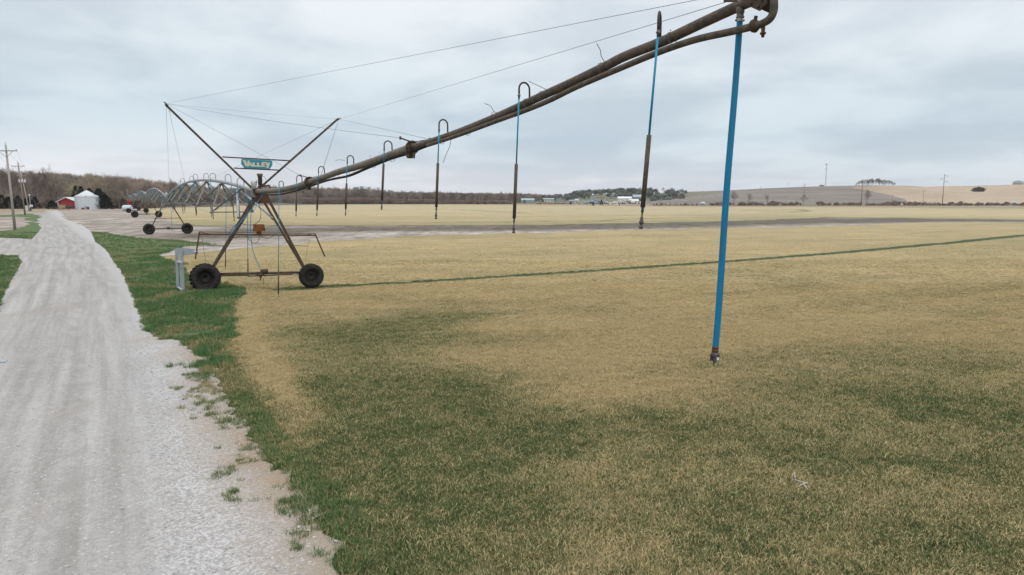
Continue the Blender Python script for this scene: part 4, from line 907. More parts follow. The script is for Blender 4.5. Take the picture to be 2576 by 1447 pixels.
for y in (635, 708, 1045): MB().beam(GPx(130, y, -.08), GPx(206, y, -.08), .012, .012).build('u_bolt', M['dullmetal'], fr_)

# ------------------------------------------------------------------ small debris
p = gp(362, 839); MB().add([p + Vector(v) * .5 for v in ((-.06, -.05, 0), (.07, -.04, 0), (.06, .05, 0), (-.05, .04, 0), (-.04, -.03, .05), (.05, -.02, .06), (.03, .03, .05), (-.03, .03, .06))], [(3, 2, 1, 0), (4, 5, 6, 7), (0, 1, 5, 4), (1, 2, 6, 5), (2, 3, 7, 6), (3, 0, 4, 7)]).build('dark_lump', M['dark_stone'], origin=p, label='small black lump of debris on the gravel by the verge', cat='debris')
p = gp(2017, 1228)
m = MB(); m.tube([p + Vector((-0.057, 0.114, 0.160)), p + Vector((-0.048, 0.095, 0.069)), p + Vector((0.038, 0.000, 0.069)), p + Vector((0.067, -0.019, 0.076))], .009, 6); m.tube([p + Vector((0.038, 0.000, 0.069)), p + Vector((-0.076, -0.076, 0.056))], .008, 6); m.tube([p + Vector((0.000, -0.038, 0.069)), p + Vector((0.000, -0.171, 0.056))], .007, 6)
m.build('bleached_stick', M['bone'], origin=p, label='pale forked stick lying in the near grass at the right', cat='stick')
for k, (px, py, s) in enumerate([(1235 / 1.59 + 0, 2135 / 1.59, .03), (1345 / 1.59, 2178 / 1.59, .028), (1110 / 1.59, 2282 / 1.59, .034), (1195 / 1.59, 2122 / 1.59, .026)]):
    p = gp(px, py); MB().lathe([(.1 * s, -.2 * s), (s * .7, -.1 * s), (s, .15 * s), (s * .55, .42 * s), (.1 * s, .48 * s)], p + Vector((0, 0, .035)), (.2, .1, 1), 7).build('limestone_rock', M['stone'], origin=p,
        label=['chunky pale stone on the dirt just left of the grass edge, upper of the pair', 'pale stone against the grass tufts at the bottom of the road edge', 'pale stone lying in the loose gravel at the bottom of the picture', 'small pale stone in the brown dirt patch'][k], cat='stone', group='larger stones along the road edge')
ROOTS = [(1290 / 2.147 / 1.59 + 0, (850 + 560 / 2.147) / 1.59), ]
dg = [((1180 / 2.147) / 1.59, (850 + 570 / 2.147) / 1.59, .35), ((1350 / 2.147) / 1.59, (850 + 775 / 2.147) / 1.59, .38), ((1540 / 2.147) / 1.59, (850 + 930 / 2.147) / 1.59, .45)]
for k, (px, py, s) in enumerate(dg):
    p = gp(px, py); m = MB()
    for i in range(70):
        a = random.uniform(0, 6.28); e = random.uniform(.1, .9); b = p + Vector((random.uniform(-.25, .25), random.uniform(-.2, .2), 0)); l = s * random.uniform(.5, 1.1)
        q = b + Vector((math.cos(a) * l * .6, math.sin(a) * l * .4, l * .35 * e)); r = b + Vector((math.cos(a) * l, math.sin(a) * l * .6, l * .30 * e)); w_ = Vector((-math.sin(a), math.cos(a), 0)) * .005
        m.add([b - w_, b + w_, q + w_, q - w_, r], [(0, 1, 2, 3), (3, 2, 4)])
    m.build('dead_grass_clump', M['deadgrass'], origin=p, label=['flattened clump of dead grass on the verge left of the metal frame', 'clump of dead grass stalks on the verge below the metal frame', 'largest clump of dead stalks near the lower end of the verge'][k], cat='grass clump', group='dead grass clumps on the verge')

# ------------------------------------------------------------------ utility poles by the road
def pole(top, base, w_arm, label, m, trans=0, r0=.16, r1=.10):
    b = gp(*base); t_ = at(top[0], top[1], b.y); g = thing('utility_pole', label, 'utility pole', b, 'wooden utility poles along the left side of the road')
    MB().tube([b - Vector((0, 0, .3)), b.lerp(t_, .5), t_], [r0, (r0 + r1) / 2, r1], 12).build('pole_shaft', M[m], g)
    up = (t_ - b).normalized(); c = t_ - up * .75; h = w_arm / 2; X = Vector((1, 0, 0))
    MB().beam(c - X * h - Vector((0, .14, 0)), c + X * h - Vector((0, .14, 0)), .10, .12).build('crossarm', M['pole_brown'] if m == 'pole_brown' else M['pole_wood'], g)
    MB().beam(c - X * h * .62 - Vector((0, .1, .05)), c - up * .75 - Vector((0, .1, 0)), .03, .03).beam(c + X * h * .62 - Vector((0, .1, .05)), c - up * .75 - Vector((0, .1, 0)), .03, .03).build('arm_brace', M['steel'], g)
    tips = [c - X * h * .93, c + X * h * .93, t_ + Vector((0, 0, .05))]
    for q in tips: MB().lathe([(0, 0), (.05, 0), (.03, .06), (.055, .09), (.055, .14), (.02, .18), (0, .18)], q + Vector((0, -.14 if q is not tips[2] else 0, .05)), (0, 0, 1), 8).build('insulator', M['insul'], g)
    for i in range(trans):
        p = c - up * 2.0 + X * (-.75 + .75 * i) - Vector((0, .35, 0)); MB().lathe([(0, 0), (.22, 0), (.24, .05), (.24, .75), (.18, .85), (0, .87)], p, (0, 0, 1), 14).build('transformer', M['insul'], g)
    return tips
pa = pole((14, 364), (38, 579), 1.95 + .9, 'tall silvery utility pole nearest the camera at the left edge', 'pole_wood')
pb = pole((45, 409), (63.6, 541.5), 2.7, 'brownish utility pole, second from the left edge', 'pole_brown')
pc = pole((53, 435), (74, 532), 2.5, 'far utility pole carrying three grey transformer cans', 'pole_wood', trans=3)
for k in range(3):
    for a, b, l in ((pa, pb, ['left', 'right', 'top'][k] + ' power line strung from the nearest pole to the brownish pole'), (pb, pc, ['left', 'right', 'top'][k] + ' power line strung from the brownish pole to the transformer pole')):
        p, q = a[k] + Vector((0, -.1, .2)), b[k] + Vector((0, -.1, .2)); pts = [p.lerp(q, i / 10) - Vector((0, 0, .5 * 4 * (i / 10) * (1 - i / 10))) for i in range(11)]
        MB().tube(pts, .008, 5).build('power_line', M['wire'], origin=p, label=l, cat='power line', group='power lines between the roadside poles')
b = gp(77.5, 531); t_ = at(74, 491, b.y); g = thing('meter_pole', 'short service pole with a grey meter can on top and a white box', 'service pole', b)
MB().tube([b, t_], .09, 8).build('pole_shaft', M['pole_wood'], g); MB().lathe([(0, 0), (.22, 0), (.24, .5), (0, .6)], t_ - Vector((0, 0, .3)), (0, 0, 1), 12).build('meter_can', M['insul'], g)
MB().box(at(78.5, 518, b.y - .2), (.75, .3, .7)).build('electric_box', M['tank'], g); MB().tube([b + Vector((.05, -.2, 0)), b + Vector((.05, -.2, .9))], .28, 10).build('green_base', M['vehicle_green'], g)
b = gp(70, 531); g = thing('pump_cabinet', 'pale grey cabinet on the ground behind the transformer pole', 'cabinet', b)
MB().box(b + Vector((0, 0, .8)), (.9, .6, 1.6)).build('cabinet_body', M['insul'], g); MB().box(b + Vector((0, -.31, .9)), (.7, .03, 1.2)).build('cabinet_door', M['tank'], g)

# ------------------------------------------------------------------ grain bin, shed, pickup, tank
b = gp(202, 527.3); Yb = b.y
bc = Vector((xr(203, Yb), Yb + 3.7, b.z)); R = 3.72
g = thing('grain_bin', 'white corrugated round grain bin with conical roof beside the road', 'grain bin', bc)
m = MB(); prof = []
for i in range(57): prof.append((R + (.035 if i % 2 else 0), 4.45 * i / 56))
m.lathe(prof, bc, (0, 0, 1), 48); m.build('bin_wall', M['tank'], g)
m = MB(); m.lathe([(R + .15, 4.4), (R + .15, 4.5), (R * .1, 6.55), (0, 6.6)], bc, (0, 0, 1), 48)
rf = m.build('roof', M['tank'], g); m = MB()
for k in range(36):
    a = 2 * math.pi * k / 36; m.beam(bc + Vector((math.cos(a) * (R + .1), math.sin(a) * (R + .1), 4.54)), bc + Vector((math.cos(a) * .5, math.sin(a) * .5, 6.38)), .05, .05)
m.build('roof_ribs', M['tank'], rf)
m = MB()
for k in range(20):
    a = 2 * math.pi * k / 20; m.beam(bc + Vector((math.cos(a) * (R + .04), math.sin(a) * (R + .04), .05)), bc + Vector((math.cos(a) * (R + .04), math.sin(a) * (R + .04), 4.4)), .06, .06)
m.build('stiffeners', M['tank'], g)
MB().lathe([(0, 0), (.33, 0), (.35, .08), (0, .2)], bc + Vector((R * .85, -R * .3, 4.75)), (0, 0, 1), 12).build('roof_vent', M['tank'], g)
MB().box(bc + Vector((R * .25 + .8, -R * .87, 4.62)), (.35, .35, .3)).build('roof_hatch', M['bluegrey'], g)
p = Vector((xr(223.5, Yb), Yb - .9, b.z)); g = thing('spare_wheel', 'worn wheel leaning against the grain bin', 'wheel', p)
MB().lathe([(.3, .12), (.50, .12), (.52, 0), (.50, -.12), (.3, -.12)], p + Vector((0, 0, .52)), (0.2, 1, .1), 20).build('tyre', M['tyre'], g); MB().lathe([(0, .06), (.3, .1), (.3, -.1), (0, -.06)], p + Vector((0, 0, .52)), (0.2, 1, .1), 16).build('rim', M['bale'], g)
p = Vector((xr(210.5, Yb), Yb - .8, b.z)); MB().lathe([(0, -.35), (.32, -.35), (.36, 0), (.32, .35), (0, .35)], p + Vector((0, 0, .35)), (.2, 1, 0), 16).build('red_drum', M['red_paint'], origin=p, label='small dark red drum lying in front of the grain bin', cat='drum')
p = Vector((xr(218, Yb), Yb - .9, b.z)); MB().lathe([(0, 0), (.07, 0), (.07, 1.1), (.1, 1.12), (.1, 1.3), (0, 1.32)], p, (0, 0, 1), 10).build('standpipe', M['vehicle_green'], origin=p, label='thin dark green standpipe between the red drum and the spare wheel', cat='pipe')
# red shed
Ys = Yb + 16; sx0, sx1 = xr(145, Ys), xr(192, Ys); zb = .7; ze, zp = zr(507.5, Ys), zr(497.5, Ys); sm_ = xr(167.5, Ys)
g = thing('red_shed', 'red metal shed with white gable trim behind the pickup', 'shed', Vector((sm_, Ys, zb)))
MB().prism([Vector((sx0, Ys + 4, zb)), Vector((sx1, Ys + 4, zb)), Vector((sx1, Ys + 4, ze)), Vector((sm_, Ys + 4, zp)), Vector((sx0, Ys + 4, ze))], (0, 1, 0), 8).build('wall', M['red_paint'], g)
MB().beam((sx0 - .6, Ys + 3.8, ze - .15), (sm_, Ys + 3.8, zp + .12), 8.6, .22, Vector((0, 0, 1))).beam((sm_, Ys + 3.8, zp + .12), (sx1 + .6, Ys + 3.8, ze - .15), 8.6, .22).build('roof', M['white_paint'], g)
MB().box((sx0 + .12, Ys - .06, (zb + ze) / 2), (.35, .1, ze - zb)).build('corner_trim', M['white_paint'], g)
# pickup with a wrapped load standing in front of it
Yt = Yb - 1; p = Vector((xr(160, Yt), Yt, b.z)); g = thing('pickup_truck', 'dark green pickup truck parked beside the grain bin, seen from the side', 'pickup truck', p)
x0, x1 = xr(142.5, Yt), xr(181, Yt); L0 = x1 - x0; z0 = b.z
MB().prism([Vector((x0 + fx * L0, Yt, z0 + fz)) for fx, fz in [(0, .45), (0, .95), (.03, 1.02), (.24, 1.08), (.34, 1.62), (.58, 1.66), (.66, 1.12), (1, 1.10), (1, .5)]], (0, 1, 0), 1.75).build('body', M['vehicle_green'], g)
MB().prism([Vector((x0 + fx * L0, Yt, z0 + fz)) for fx, fz in [(.27, 1.10), (.355, 1.56), (.56, 1.58), (.60, 1.12)]], (0, 1, 0), 1.77).build('window', M['glass_dark'], g)
MB().box((x0 + .05, Yt, z0 + .9), (.25, 1.6, .25)).build('headlight', M['white_paint'], g)
for fx in (.16, .84):
    o = MB().lathe([(0, .12), (.18, .13), (.2, -.1), (0, -.1)], Vector((x0 + fx * L0, Yt - .85, z0 + .37)), (0, -1, 0), 14).build('wheel', M['silver'], g)
    MB().lathe([(.2, .1), (.36, .1), (.38, 0), (.36, -.12), (.2, -.12)], Vector((x0 + fx * L0, Yt - .85, z0 + .37)), (0, -1, 0), 18).build('tyre', M['tyre'], o)
Yl = Yt - 2; p = Vector((xr(154.5, Yl), Yl, b.z)); a, c2 = xr(149, Yl), xr(160.8, Yl); g = thing('wrapped_load', 'tan strapped load on a low pallet in front of the pickup', 'load', p)
MB().box(((a + c2) / 2, Yl, b.z + 1.02), (c2 - a, 1.3, 1.5)).build('load_body', M['bale'], g); MB().box(((a + c2) / 2, Yl, b.z + .98), (c2 - a + .04, 1.34, .12)).build('strap', M['wall_pale'], g); MB().box(((a + c2) / 2, Yl, b.z + .18), (c2 - a - .1, 1.2, .16)).build('pallet', M['bark'], g)
# white tank trailer with red hopper
Yw = 196; zb = float(gh(xr(317, Yw), Yw)); p = Vector((xr(319, Yw), Yw, zb)); g = thing('nurse_tank', 'white horizontal tank standing near the far wheels of the machine', 'tank', p)
MB().lathe([(0, -1.35), (.5, -1.3), (.72, -1.1), (.78, -.8), (.78, .8), (.72, 1.1), (.5, 1.3), (0, 1.35)], p + Vector((0, 0, 1.0)), (1, 0, 0), 20).build('tank_body', M['tank'], g); MB().box(p + Vector((0, 0, .2)), (2.4, .8, .3)).build('skid', M['wall_grey'], g)
p2 = p + Vector((-.55, 2.5, 0)); g = thing('red_hopper', 'small red hopper on legs just behind the white tank', 'hopper', p2)
MB().lathe([(.1, 1.9), (.65, 2.5), (.75, 3.1), (.55, 3.25), (0, 3.3)], p2, (0, 0, 1), 14).build('hopper_body', M['red_paint'], g); MB().tube([p2 + Vector((-.3, 0, 0)), p2 + Vector((-.1, 0, 2))], .05, 6).tube([p2 + Vector((.3, 0, 0)), p2 + Vector((.1, 0, 2))], .05, 6).build('hopper_legs', M['red_paint'], g)

# ------------------------------------------------------------------ hills
def hill(name, prof, Y0, Y1, Y2, m, label, zbase=-1., nx=140, ny=40, pw=1.0, rough=.0, x_at_ridge=True):
    """a ridge whose skyline was read off the photo at distance Y1; the slope rises from Y0 and falls away to Y2"""
    xs_ = np.array([xr(p[0], Y1) for p in prof]); zs_ = np.array([zr(p[1], Y1) for p in prof])
    X = np.linspace(xs_[0], xs_[-1], nx); ts = np.concatenate([np.linspace(0, 1, ny), np.linspace(1.03, 2, ny // 2)])
    XX, TT = np.meshgrid(X, ts); Z1 = np.interp(XX, xs_, zs_)
    Yf = np.where(TT <= 1, Y0 + (Y1 - Y0) * TT, Y1 + (Y2 - Y1) * (TT - 1))
    hgt = np.where(TT <= 1, sstep(TT) * .45 + .55 * TT ** pw, 1 - sstep(TT - 1))
    XX2 = XX * (np.where(TT <= 1, .80 + .2 * TT, 1 + .1 * (TT - 1)))
    Z = zbase + (Z1 - zbase) * hgt + (fbm(XX2 * .01, Yf * .01, 4) - .5) * rough * np.where(TT < 1, np.sin(np.pi * np.clip(TT, 0, 1)), 0)
    o = gridmesh(name, XX2, Yf, Z, m, label=label)
    return lambda x, y: None, (X, xs_, zs_)
def striped(name, c1, c2, c3, sc_, zs=.9):
    t = NT(name); p = t.pos((.006, .006, zs * .3)); a = t.noise(p, sc_, 6, .7, .2); b = t.noise(t.pos(), .012, 5, .6); c = t.noise(t.pos((1, 3, 1)), .15, 5, .75)
    col = t.mix(t.mr(a, .38, .62), c1, c2); col = t.mix(t.mr(b, .40, .62, 0., .7), col, c3); col = t.mix(1., col, t.mix(t.mr(c, .35, .65), (.82, .82, .82), (1.15, 1.15, 1.15)), 'MULTIPLY'); return t.done(col, .95)
M['wood_floor'] = striped('woodland_floor', (.13, .11, .095), (.17, .145, .12), (.15, .12, .10), .3, .3)
M['far_hill'] = striped('distant_wooded_hill', (.060, .070, .062), (.085, .090, .080), (.10, .095, .085), .8, .05)
M['plow'] = striped('ploughed_hillside', (.165, .138, .118), (.24, .205, .175), (.14, .115, .095), 1.2)
M['tanhill'] = striped('tan_crop_hillside', (.385, .295, .21), (.43, .335, .24), (.335, .255, .175), .7, .35)
M['greenhill'] = striped('green_grey_hillside', (.155, .165, .105), (.20, .20, .14), (.15, .14, .10), .3, .2)
M['hillgrass'] = simple('green_field_margin', (.085, .12, .05), (.14, .15, .08), .05, .95)
hill('far_hill', [(380, 500), (600, 497), (880, 494), (1100, 486.5), (1180, 486), (1251, 487), (1320, 489), (1400, 493), (1500, 497), (1700, 500), (2300, 500)], 1900, 3300, 4200, M['far_hill'], 'low blue grey wooded ridge far behind the town', nx=220, rough=6)
hill('green_hill', [(1330, 506), (1391, 500), (1450, 494), (1508, 489), (1572, 487), (1640, 486.5), (1728, 483.5), (1800, 484), (1900, 492)], 960, 1120, 1500, M['greenhill'], 'tree covered green grey rise behind the yard')
hill('ploughed_hill', [(1520, 506), (1600, 496), (1660, 489), (1728, 482.5), (1821, 479.5), (1924, 474), (2021, 470), (2075, 468.4), (2143, 467), (2190, 466), (2260, 467.5), (2310, 471.5), (2350, 477), (2600, 490)], 640, 1300, 1800, M['plow'], 'brown ploughed hillside with contour rows')
hill('tan_hill', [(1960, 506.5), (2040, 501.5), (2075, 498.5), (2130, 491), (2160, 485), (2182, 474), (2196, 467.5), (2212, 465.8), (2260, 468.6), (2305, 471.6), (2367, 469), (2464, 467), (2576, 464), (2760, 455), (3000, 458)], 560, 1060, 1700, M['tanhill'], 'pale tan crop hillside at the right with a tree clump on top', nx=200)
hill('wood_hill', [(-900, 464), (-500, 460), (0, 472), (88, 475), (156, 480), (244, 484), (293, 488), (371, 496), (440, 503), (520, 510), (600, 516), (660, 521), (740, 526)], 262, 470, 900, M['wood_floor'], 'leaf littered rising ground under the bare woods at the left', zbase=-.5, nx=160)
def hz(x, y):                                               # ground height under the left woods (matches wood_hill)
    Y0, Y1, Y2 = 262, 470, 900; pr_ = [(-900, 464), (-500, 460), (0, 472), (88, 475), (156, 480), (244, 484), (293, 488), (371, 496), (440, 503), (520, 510), (600, 516), (660, 521), (740, 526)]
    xs_ = [xr(p[0], Y1) for p in pr_]; zs_ = [zr(p[1], Y1) for p in pr_]; T = np.where(y <= Y1, (y - Y0) / (Y1 - Y0), 1 + (y - Y1) / (Y2 - Y1))
    f = np.where(T <= 1, .80 + .2 * T, 1 + .1 * (T - 1)); Z1 = np.interp(x / f, xs_, zs_, left=0, right=0); Tc = np.clip(T, 0, 1)
    h = np.where(T <= 1, sstep(Tc) * .45 + .55 * Tc, 1 - sstep(T - 1)); z = -.5 + (Z1 + .5) * h
    return np.where((T < 0) | (x / f < xs_[0]) | (x / f > xs_[-1]), gh(x, y), np.maximum(z, gh(x, y)))
def ridge_h(prof, Y0, Y1, zbase=-1., pw=1.):
    xs_ = [xr(p[0], Y1) for p in prof]; zs_ = [zr(p[1], Y1) for p in prof]
    def f(x, y):
        T = (y - Y0) / (Y1 - Y0); xx = x / (.80 + .2 * T) if T <= 1 else x; Z1 = np.interp(xx, xs_, zs_); return zbase + (Z1 - zbase) * ((float(sstep(T)) * .45 + .55 * T ** pw) if T <= 1 else 1)
    return f
tan_h = ridge_h([(1960, 506.5), (2040, 501.5), (2075, 498.5), (2130, 491), (2160, 485), (2182, 474), (2196, 467.5), (2212, 465.8), (2260, 468.6), (2305, 471.6), (2367, 469), (2464, 467), (2576, 464), (2760, 455), (3000, 458)], 560, 1060)
plow_h = ridge_h([(1520, 506), (1600, 496), (1660, 489), (1728, 482.5), (1821, 479.5), (1924, 474), (2021, 470), (2075, 468.4), (2143, 467), (2190, 466), (2260, 467.5), (2310, 471.5), (2350, 477), (2600, 490)], 640, 1300)
green_h = ridge_h([(1330, 506), (1391, 500), (1450, 494), (1508, 489), (1572, 487), (1640, 486.5), (1728, 483.5), (1800, 484), (1900, 492)], 960, 1120)

ORDN = ['first', 'second', 'third', 'fourth', 'fifth', 'sixth', 'seventh', 'eighth', 'ninth', 'tenth', 'eleventh', 'twelfth', 'thirteenth', 'fourteenth', 'fifteenth', 'sixteenth', 'seventeenth']
CNT = {}
def nth(key, text):
    k = CNT.get(key, 0); CNT[key] = k + 1; return text % ORDN[k]
# ------------------------------------------------------------------ trees
def bare_tree(H, seed, spread=.42, limbs=7, k2=6, k3=6, k4=5, tw=.032, trunk_f=.28, stems=1, rtr=.022):
    R_ = random.Random(seed); tr = MB(); cr_ = MB()
    def rnd_dir(d, ang):
        a = R_.uniform(0, 6.283); u = d.orthogonal().normalized(); v = d.cross(u); return (d * math.cos(ang) + (u * math.cos(a) + v * math.sin(a)) * math.sin(ang)).normalized()
    def twig(p, d, l, w_):
        u = d.orthogonal().normalized() * w_ / 2; e = p + d * l; v = d.cross(u)
        cr_.add([p - u, p + u, e, p - v, p + v], [(0, 1, 2), (3, 4, 2)])
    def limb(p, d, l, r, lev):
        n = 3; pts = [p]; q = p; dd = d
        for i in range(n):
            dd = (rnd_dir(dd, .16 + .06 * lev) + Vector((0, 0, .10))).normalized(); q = q + dd * (l / n); pts.append(q)
        (tr if lev <= 1 else cr_).tube(pts, [r * (1 - .75 * i / n) for i in range(n + 1)], 5 if lev <= 1 else 3, False)
        kk = (k2, k3, k4)[lev - 1] if lev <= 3 else 0
        for j in range(kk):
            f = .25 + .75 * (j + R_.random()) / kk; ii = min(int(f * n), n - 1); b = pts[ii].lerp(pts[ii + 1], f * n - ii); nd = rnd_dir((pts[ii + 1] - pts[ii]).normalized(), R_.uniform(.45, 1.0))
            if lev < 3: limb(b, nd, l * R_.uniform(.45, .62), r * .45, lev + 1)
            else:
                twig(b, nd, l * R_.uniform(.6, 1.0), tw)
    for s in range(stems):
        base = Vector((R_.uniform(-.4, .4), R_.uniform(-.4, .4), 0)) * (stems > 1) * H * .18; d0 = rnd_dir(Vector((0, 0, 1)), .05 if stems == 1 else R_.uniform(.1, .5))
        t_ = base + d0 * H * trunk_f; top_ = t_ + rnd_dir(d0, .08) * H * .42
        tr.tube([base - Vector((0, 0, .3)), base + d0 * H * trunk_f * .5, t_, top_], [H * rtr * 1.2, H * rtr, H * rtr * .8, H * rtr * .25], 6, False)
        for i in range(limbs):
            f = i / max(limbs - 1, 1); b = t_.lerp(top_, f * .95) if i else t_; nd = rnd_dir(d0, R_.uniform(.35, .95) * (1 - .4 * f)); limb(b, nd, H * spread * R_.uniform(.75, 1.1) * (1 - .35 * f), H * rtr * .42, 1)
    return tr, cr_
def cedar(H, W, seed, n=900, base=.03, top=1.2, leaf=.34):
    R_ = random.Random(seed); m = MB(); tr = MB().tube([(0, 0, -.2), (0, 0, H * .9)], [.12 * H / 6, .02], 6, False)
    for i in range(n):
        f = R_.random() ** .75; z = H * (base + (1 - base) * f * 1.0); rad = W / 2 * ((1 - f) ** .8 * 1.0 + .04) * (1 + .22 * math.sin(f * 23 + seed)); a = R_.uniform(0, 6.283); r = rad * math.sqrt(R_.uniform(.35, 1.0)); r *= 1 + .22 * math.sin(a * 3 + seed + f * 5)
        c = Vector((math.cos(a) * r, math.sin(a) * r, z)); d = Vector((math.cos(a), math.sin(a), R_.uniform(-.1, 1.1))).normalized(); u = d.orthogonal().normalized(); u = (u * math.cos(a * 7) + d.cross(u) * math.sin(a * 7)); s = leaf * R_.uniform(.5, 1.1)
        m.add([c - u * s * .35, c + u * s * .35, c + d * s], [(0, 1, 2)]); v = d.cross(u); m.add([c - v * s * .35, c + v * s * .35, c + d * s * .9], [(0, 1, 2)])
    return tr, m
def blob_tree(H, W, seed, n=700, leaf=.9, trunkf=.25):       # rounded evergreen or dense crown for the far rise
    R_ = random.Random(seed); m = MB(); tr = MB().tube([(0, 0, -1), (0, 0, H * .6)], [.3, .12], 6, False)
    cl = [(Vector((R_.uniform(-.3, .3) * W, R_.uniform(-.3, .3) * W, H * R_.uniform(.35, .8))), R_.uniform(.18, .34) * W) for _ in range(9)]
    for i in range(n):
        c0, rr = R_.choice(cl); d = Vector((R_.gauss(0, 1), R_.gauss(0, 1), R_.gauss(0, 1))).normalized(); c = c0 + d * rr * R_.uniform(.6, 1.05); u = d.orthogonal().normalized(); v = d.cross(u); a = R_.uniform(0, 6.28); s = leaf * R_.uniform(.5, 1.2); p = u * math.cos(a) + v * math.sin(a); q = d.cross(p) + d * R_.uniform(-.5, .5)
        m.add([c - p * s * .5, c + p * s * .5, c + q * s], [(0, 1, 2)])
    return tr, m
Z0 = Vector((0, 0, 0))
def tree_proto(name, tm, mt, mc):
    """thing prototype kept unlinked; placed with plant()"""
    tr, cr_ = tm
    a = bpy.data.meshes.new('trunk'); a.from_pydata(tr.v, [], tr.f); a.materials.append(mt); b = bpy.data.meshes.new('crown'); b.from_pydata(cr_.v, [], cr_.f); b.materials.append(mc)
    return (name, a, b)
def plant(pr_, x, y, z, s, label, cat, group=None, sx=1., rz=None):
    name, a, b = pr_; g = bpy.data.objects.new(name, None); sc.collection.objects.link(g); g.location = (x, y, z); g.scale = (s * sx, s * sx, s); g.rotation_euler = (0, 0, random.uniform(0, 6.28) if rz is None else rz)
    setp(g, label, cat, group)
    for nm, me in (('trunk', a), ('crown', b)):
        o = bpy.data.objects.new(nm, me); sc.collection.objects.link(o); o.parent = g
    return g
BT = [tree_proto('bare_tree', bare_tree(10, 10 + i, spread=.40 + .04 * (i % 3)), M['bark'], M['twig']) for i in range(4)]
BTD = [tree_proto('bare_tree', bare_tree(10, 30 + i, spread=.46, tw=.028), M['bark'], M['twig_dark']) for i in range(2)]
BTO = [tree_proto('bare_tree', bare_tree(10, 40 + i, spread=.42, limbs=8, k4=7, tw=.05), M['bark'], M['twig_olive']) for i in range(2)]
SH = [tree_proto('bare_shrub', bare_tree(4, 50 + i, spread=.5, limbs=4, k2=5, k3=5, k4=4, tw=.03, trunk_f=.12, stems=5, rtr=.010), M['twig_red'], M['twig_red']) for i in range(3)]
CE = [tree_proto('cedar_tree', cedar(6, 3.4, 60 + i), M['bark'], M['cedar']) for i in range(3)]; CR = tree_proto('cedar_tree', cedar(6, 3.6, 70), M['bark'], M['cedar_rust'])
CB = tree_proto('cedar_tree', cedar(6, 5.6, 66, n=1900, leaf=.42), M['bark'], M['cedar'])
BTF = [tree_proto('bare_tree', bare_tree(10, 90 + i, spread=.42, limbs=8, k2=5, k3=5, k4=4, tw=.10, trunk_f=.14), M['bark'], M['twig_dark']) for i in range(3)]
RB = [tree_proto('round_tree', blob_tree(9, 9, 80 + i), M['bark'], M['ever_far']) for i in range(3)]

def joined(tm, m1, m2):
    tr, cr_ = tm; mb = MB(); mb.add(tr.v, tr.f); n1 = len(tr.f); mb.add(cr_.v, cr_.f)
    me = bpy.data.meshes.new('p'); me.from_pydata(mb.v, [], mb.f); me.materials.append(m1); me.materials.append(m2); me.polygons.foreach_set('material_index', [0] * n1 + [1] * (len(mb.f) - n1)); return bpy.data.objects.new('p', me)
# left woods: the mass on the hill
n = 2000; px = rng.uniform(-850, 760, n); Y = 275 + 300 * rng.random(n) ** .9
Y = np.where(px > 420, 300 + (px - 420) * 1.1 + 260 * rng.random(n), Y)
X = (px - CX) / F * Y; Zw = hz(X, Y); hh = rng.uniform(8.5, 12.5, n) * np.where(px > 380, .92, 1.0)
srcs = [joined(bare_tree(10, 110 + i, spread=.42), M['bark'], M['twig']) for i in range(4)] + [joined(bare_tree(10, 120, spread=.45), M['bark'], M['twig_dark']), joined(bare_tree(10, 121, limbs=8, tw=.045), M['bark'], M['twig_olive']), joined(blob_tree(7, 6, 122, n=400), M['bark'], M['cedar'])]
ix = rng.choice(7, n, p=[.21, .21, .2, .2, .1, .07, .01])
scatter('bare_woodland', srcs, np.column_stack([X, Y, Zw - .1]), np.column_stack([np.zeros(n), np.zeros(n), rng.uniform(0, 6.28, n)]), hh / 10, ix, 'dense bare winter woodland covering the rise at the left', 'woodland')
# undergrowth at the foot of the left woods
n = 900; px = rng.uniform(-300, 700, n); Y = np.where(px > 380, 262 + (px - 380) * 1.15, 262) + 30 * rng.random(n); X = (px - CX) / F * Y
srs = [joined(bare_tree(4, 150 + i, spread=.5, limbs=4, k2=5, k3=5, k4=4, tw=.03, trunk_f=.12, stems=5, rtr=.010), M['twig'], M['twig']) for i in range(2)] + [joined(bare_tree(4, 153, spread=.5, limbs=4, k2=5, k3=5, k4=4, tw=.03, trunk_f=.12, stems=5, rtr=.010), M['twig_red'], M['twig_dark'])]
scatter('woodland_brush', srs, np.column_stack([X, Y, hz(X, Y) - .1]), np.column_stack([np.zeros(n), np.zeros(n), rng.uniform(0, 6.28, n)]), rng.uniform(.7, 1.3, n), rng.integers(0, 3, n), 'brown brush along the foot of the left woods', 'brush')
# individual trees along its front edge
k = 0
for px_, H_, kind in [(8, 15, 'd'), (30, 13.5, 'd'), (52, 12.5, 'd'), (95, 12, 'd'), (118, 14, 'd'), (140, 12, 'g'), (215, 11, 'g'), (250, 13, 'o'), (268, 12.5, 'g'), (300, 12, 'g'), (322, 11, 'g'), (346, 10.5, 'g')]:
    Y = 258 + 10 * random.random(); x = xr(px_, Y); P_ = {'d': BTD, 'g': BT, 'o': BTO}[kind]
    lab = nth('d', '%s dark limbed tree from the left edge, behind the utility poles') if kind == 'd' else nth('g', '%s grey bare tree from the left along the front of the woods') if kind == 'g' else 'olive tinged budding tree rising behind the right side of the grain bin'
    plant(random.choice(P_), x, Y, float(hz(x, Y)) - .1, H_ / 10, lab, 'tree', {'d': 'dark bare trees behind the utility poles', 'g': 'grey bare trees at the front of the left woods', 'o': None}[kind])
for px_, H_, lab in [(200, 10.5, 'broad olive budding tree above the red shed and behind the grain bin')]: 
    plant(BTO[0], xr(192, 262), 262, float(hz(xr(192, 262), 262)), 1.0, lab, 'tree', sx=1.15)
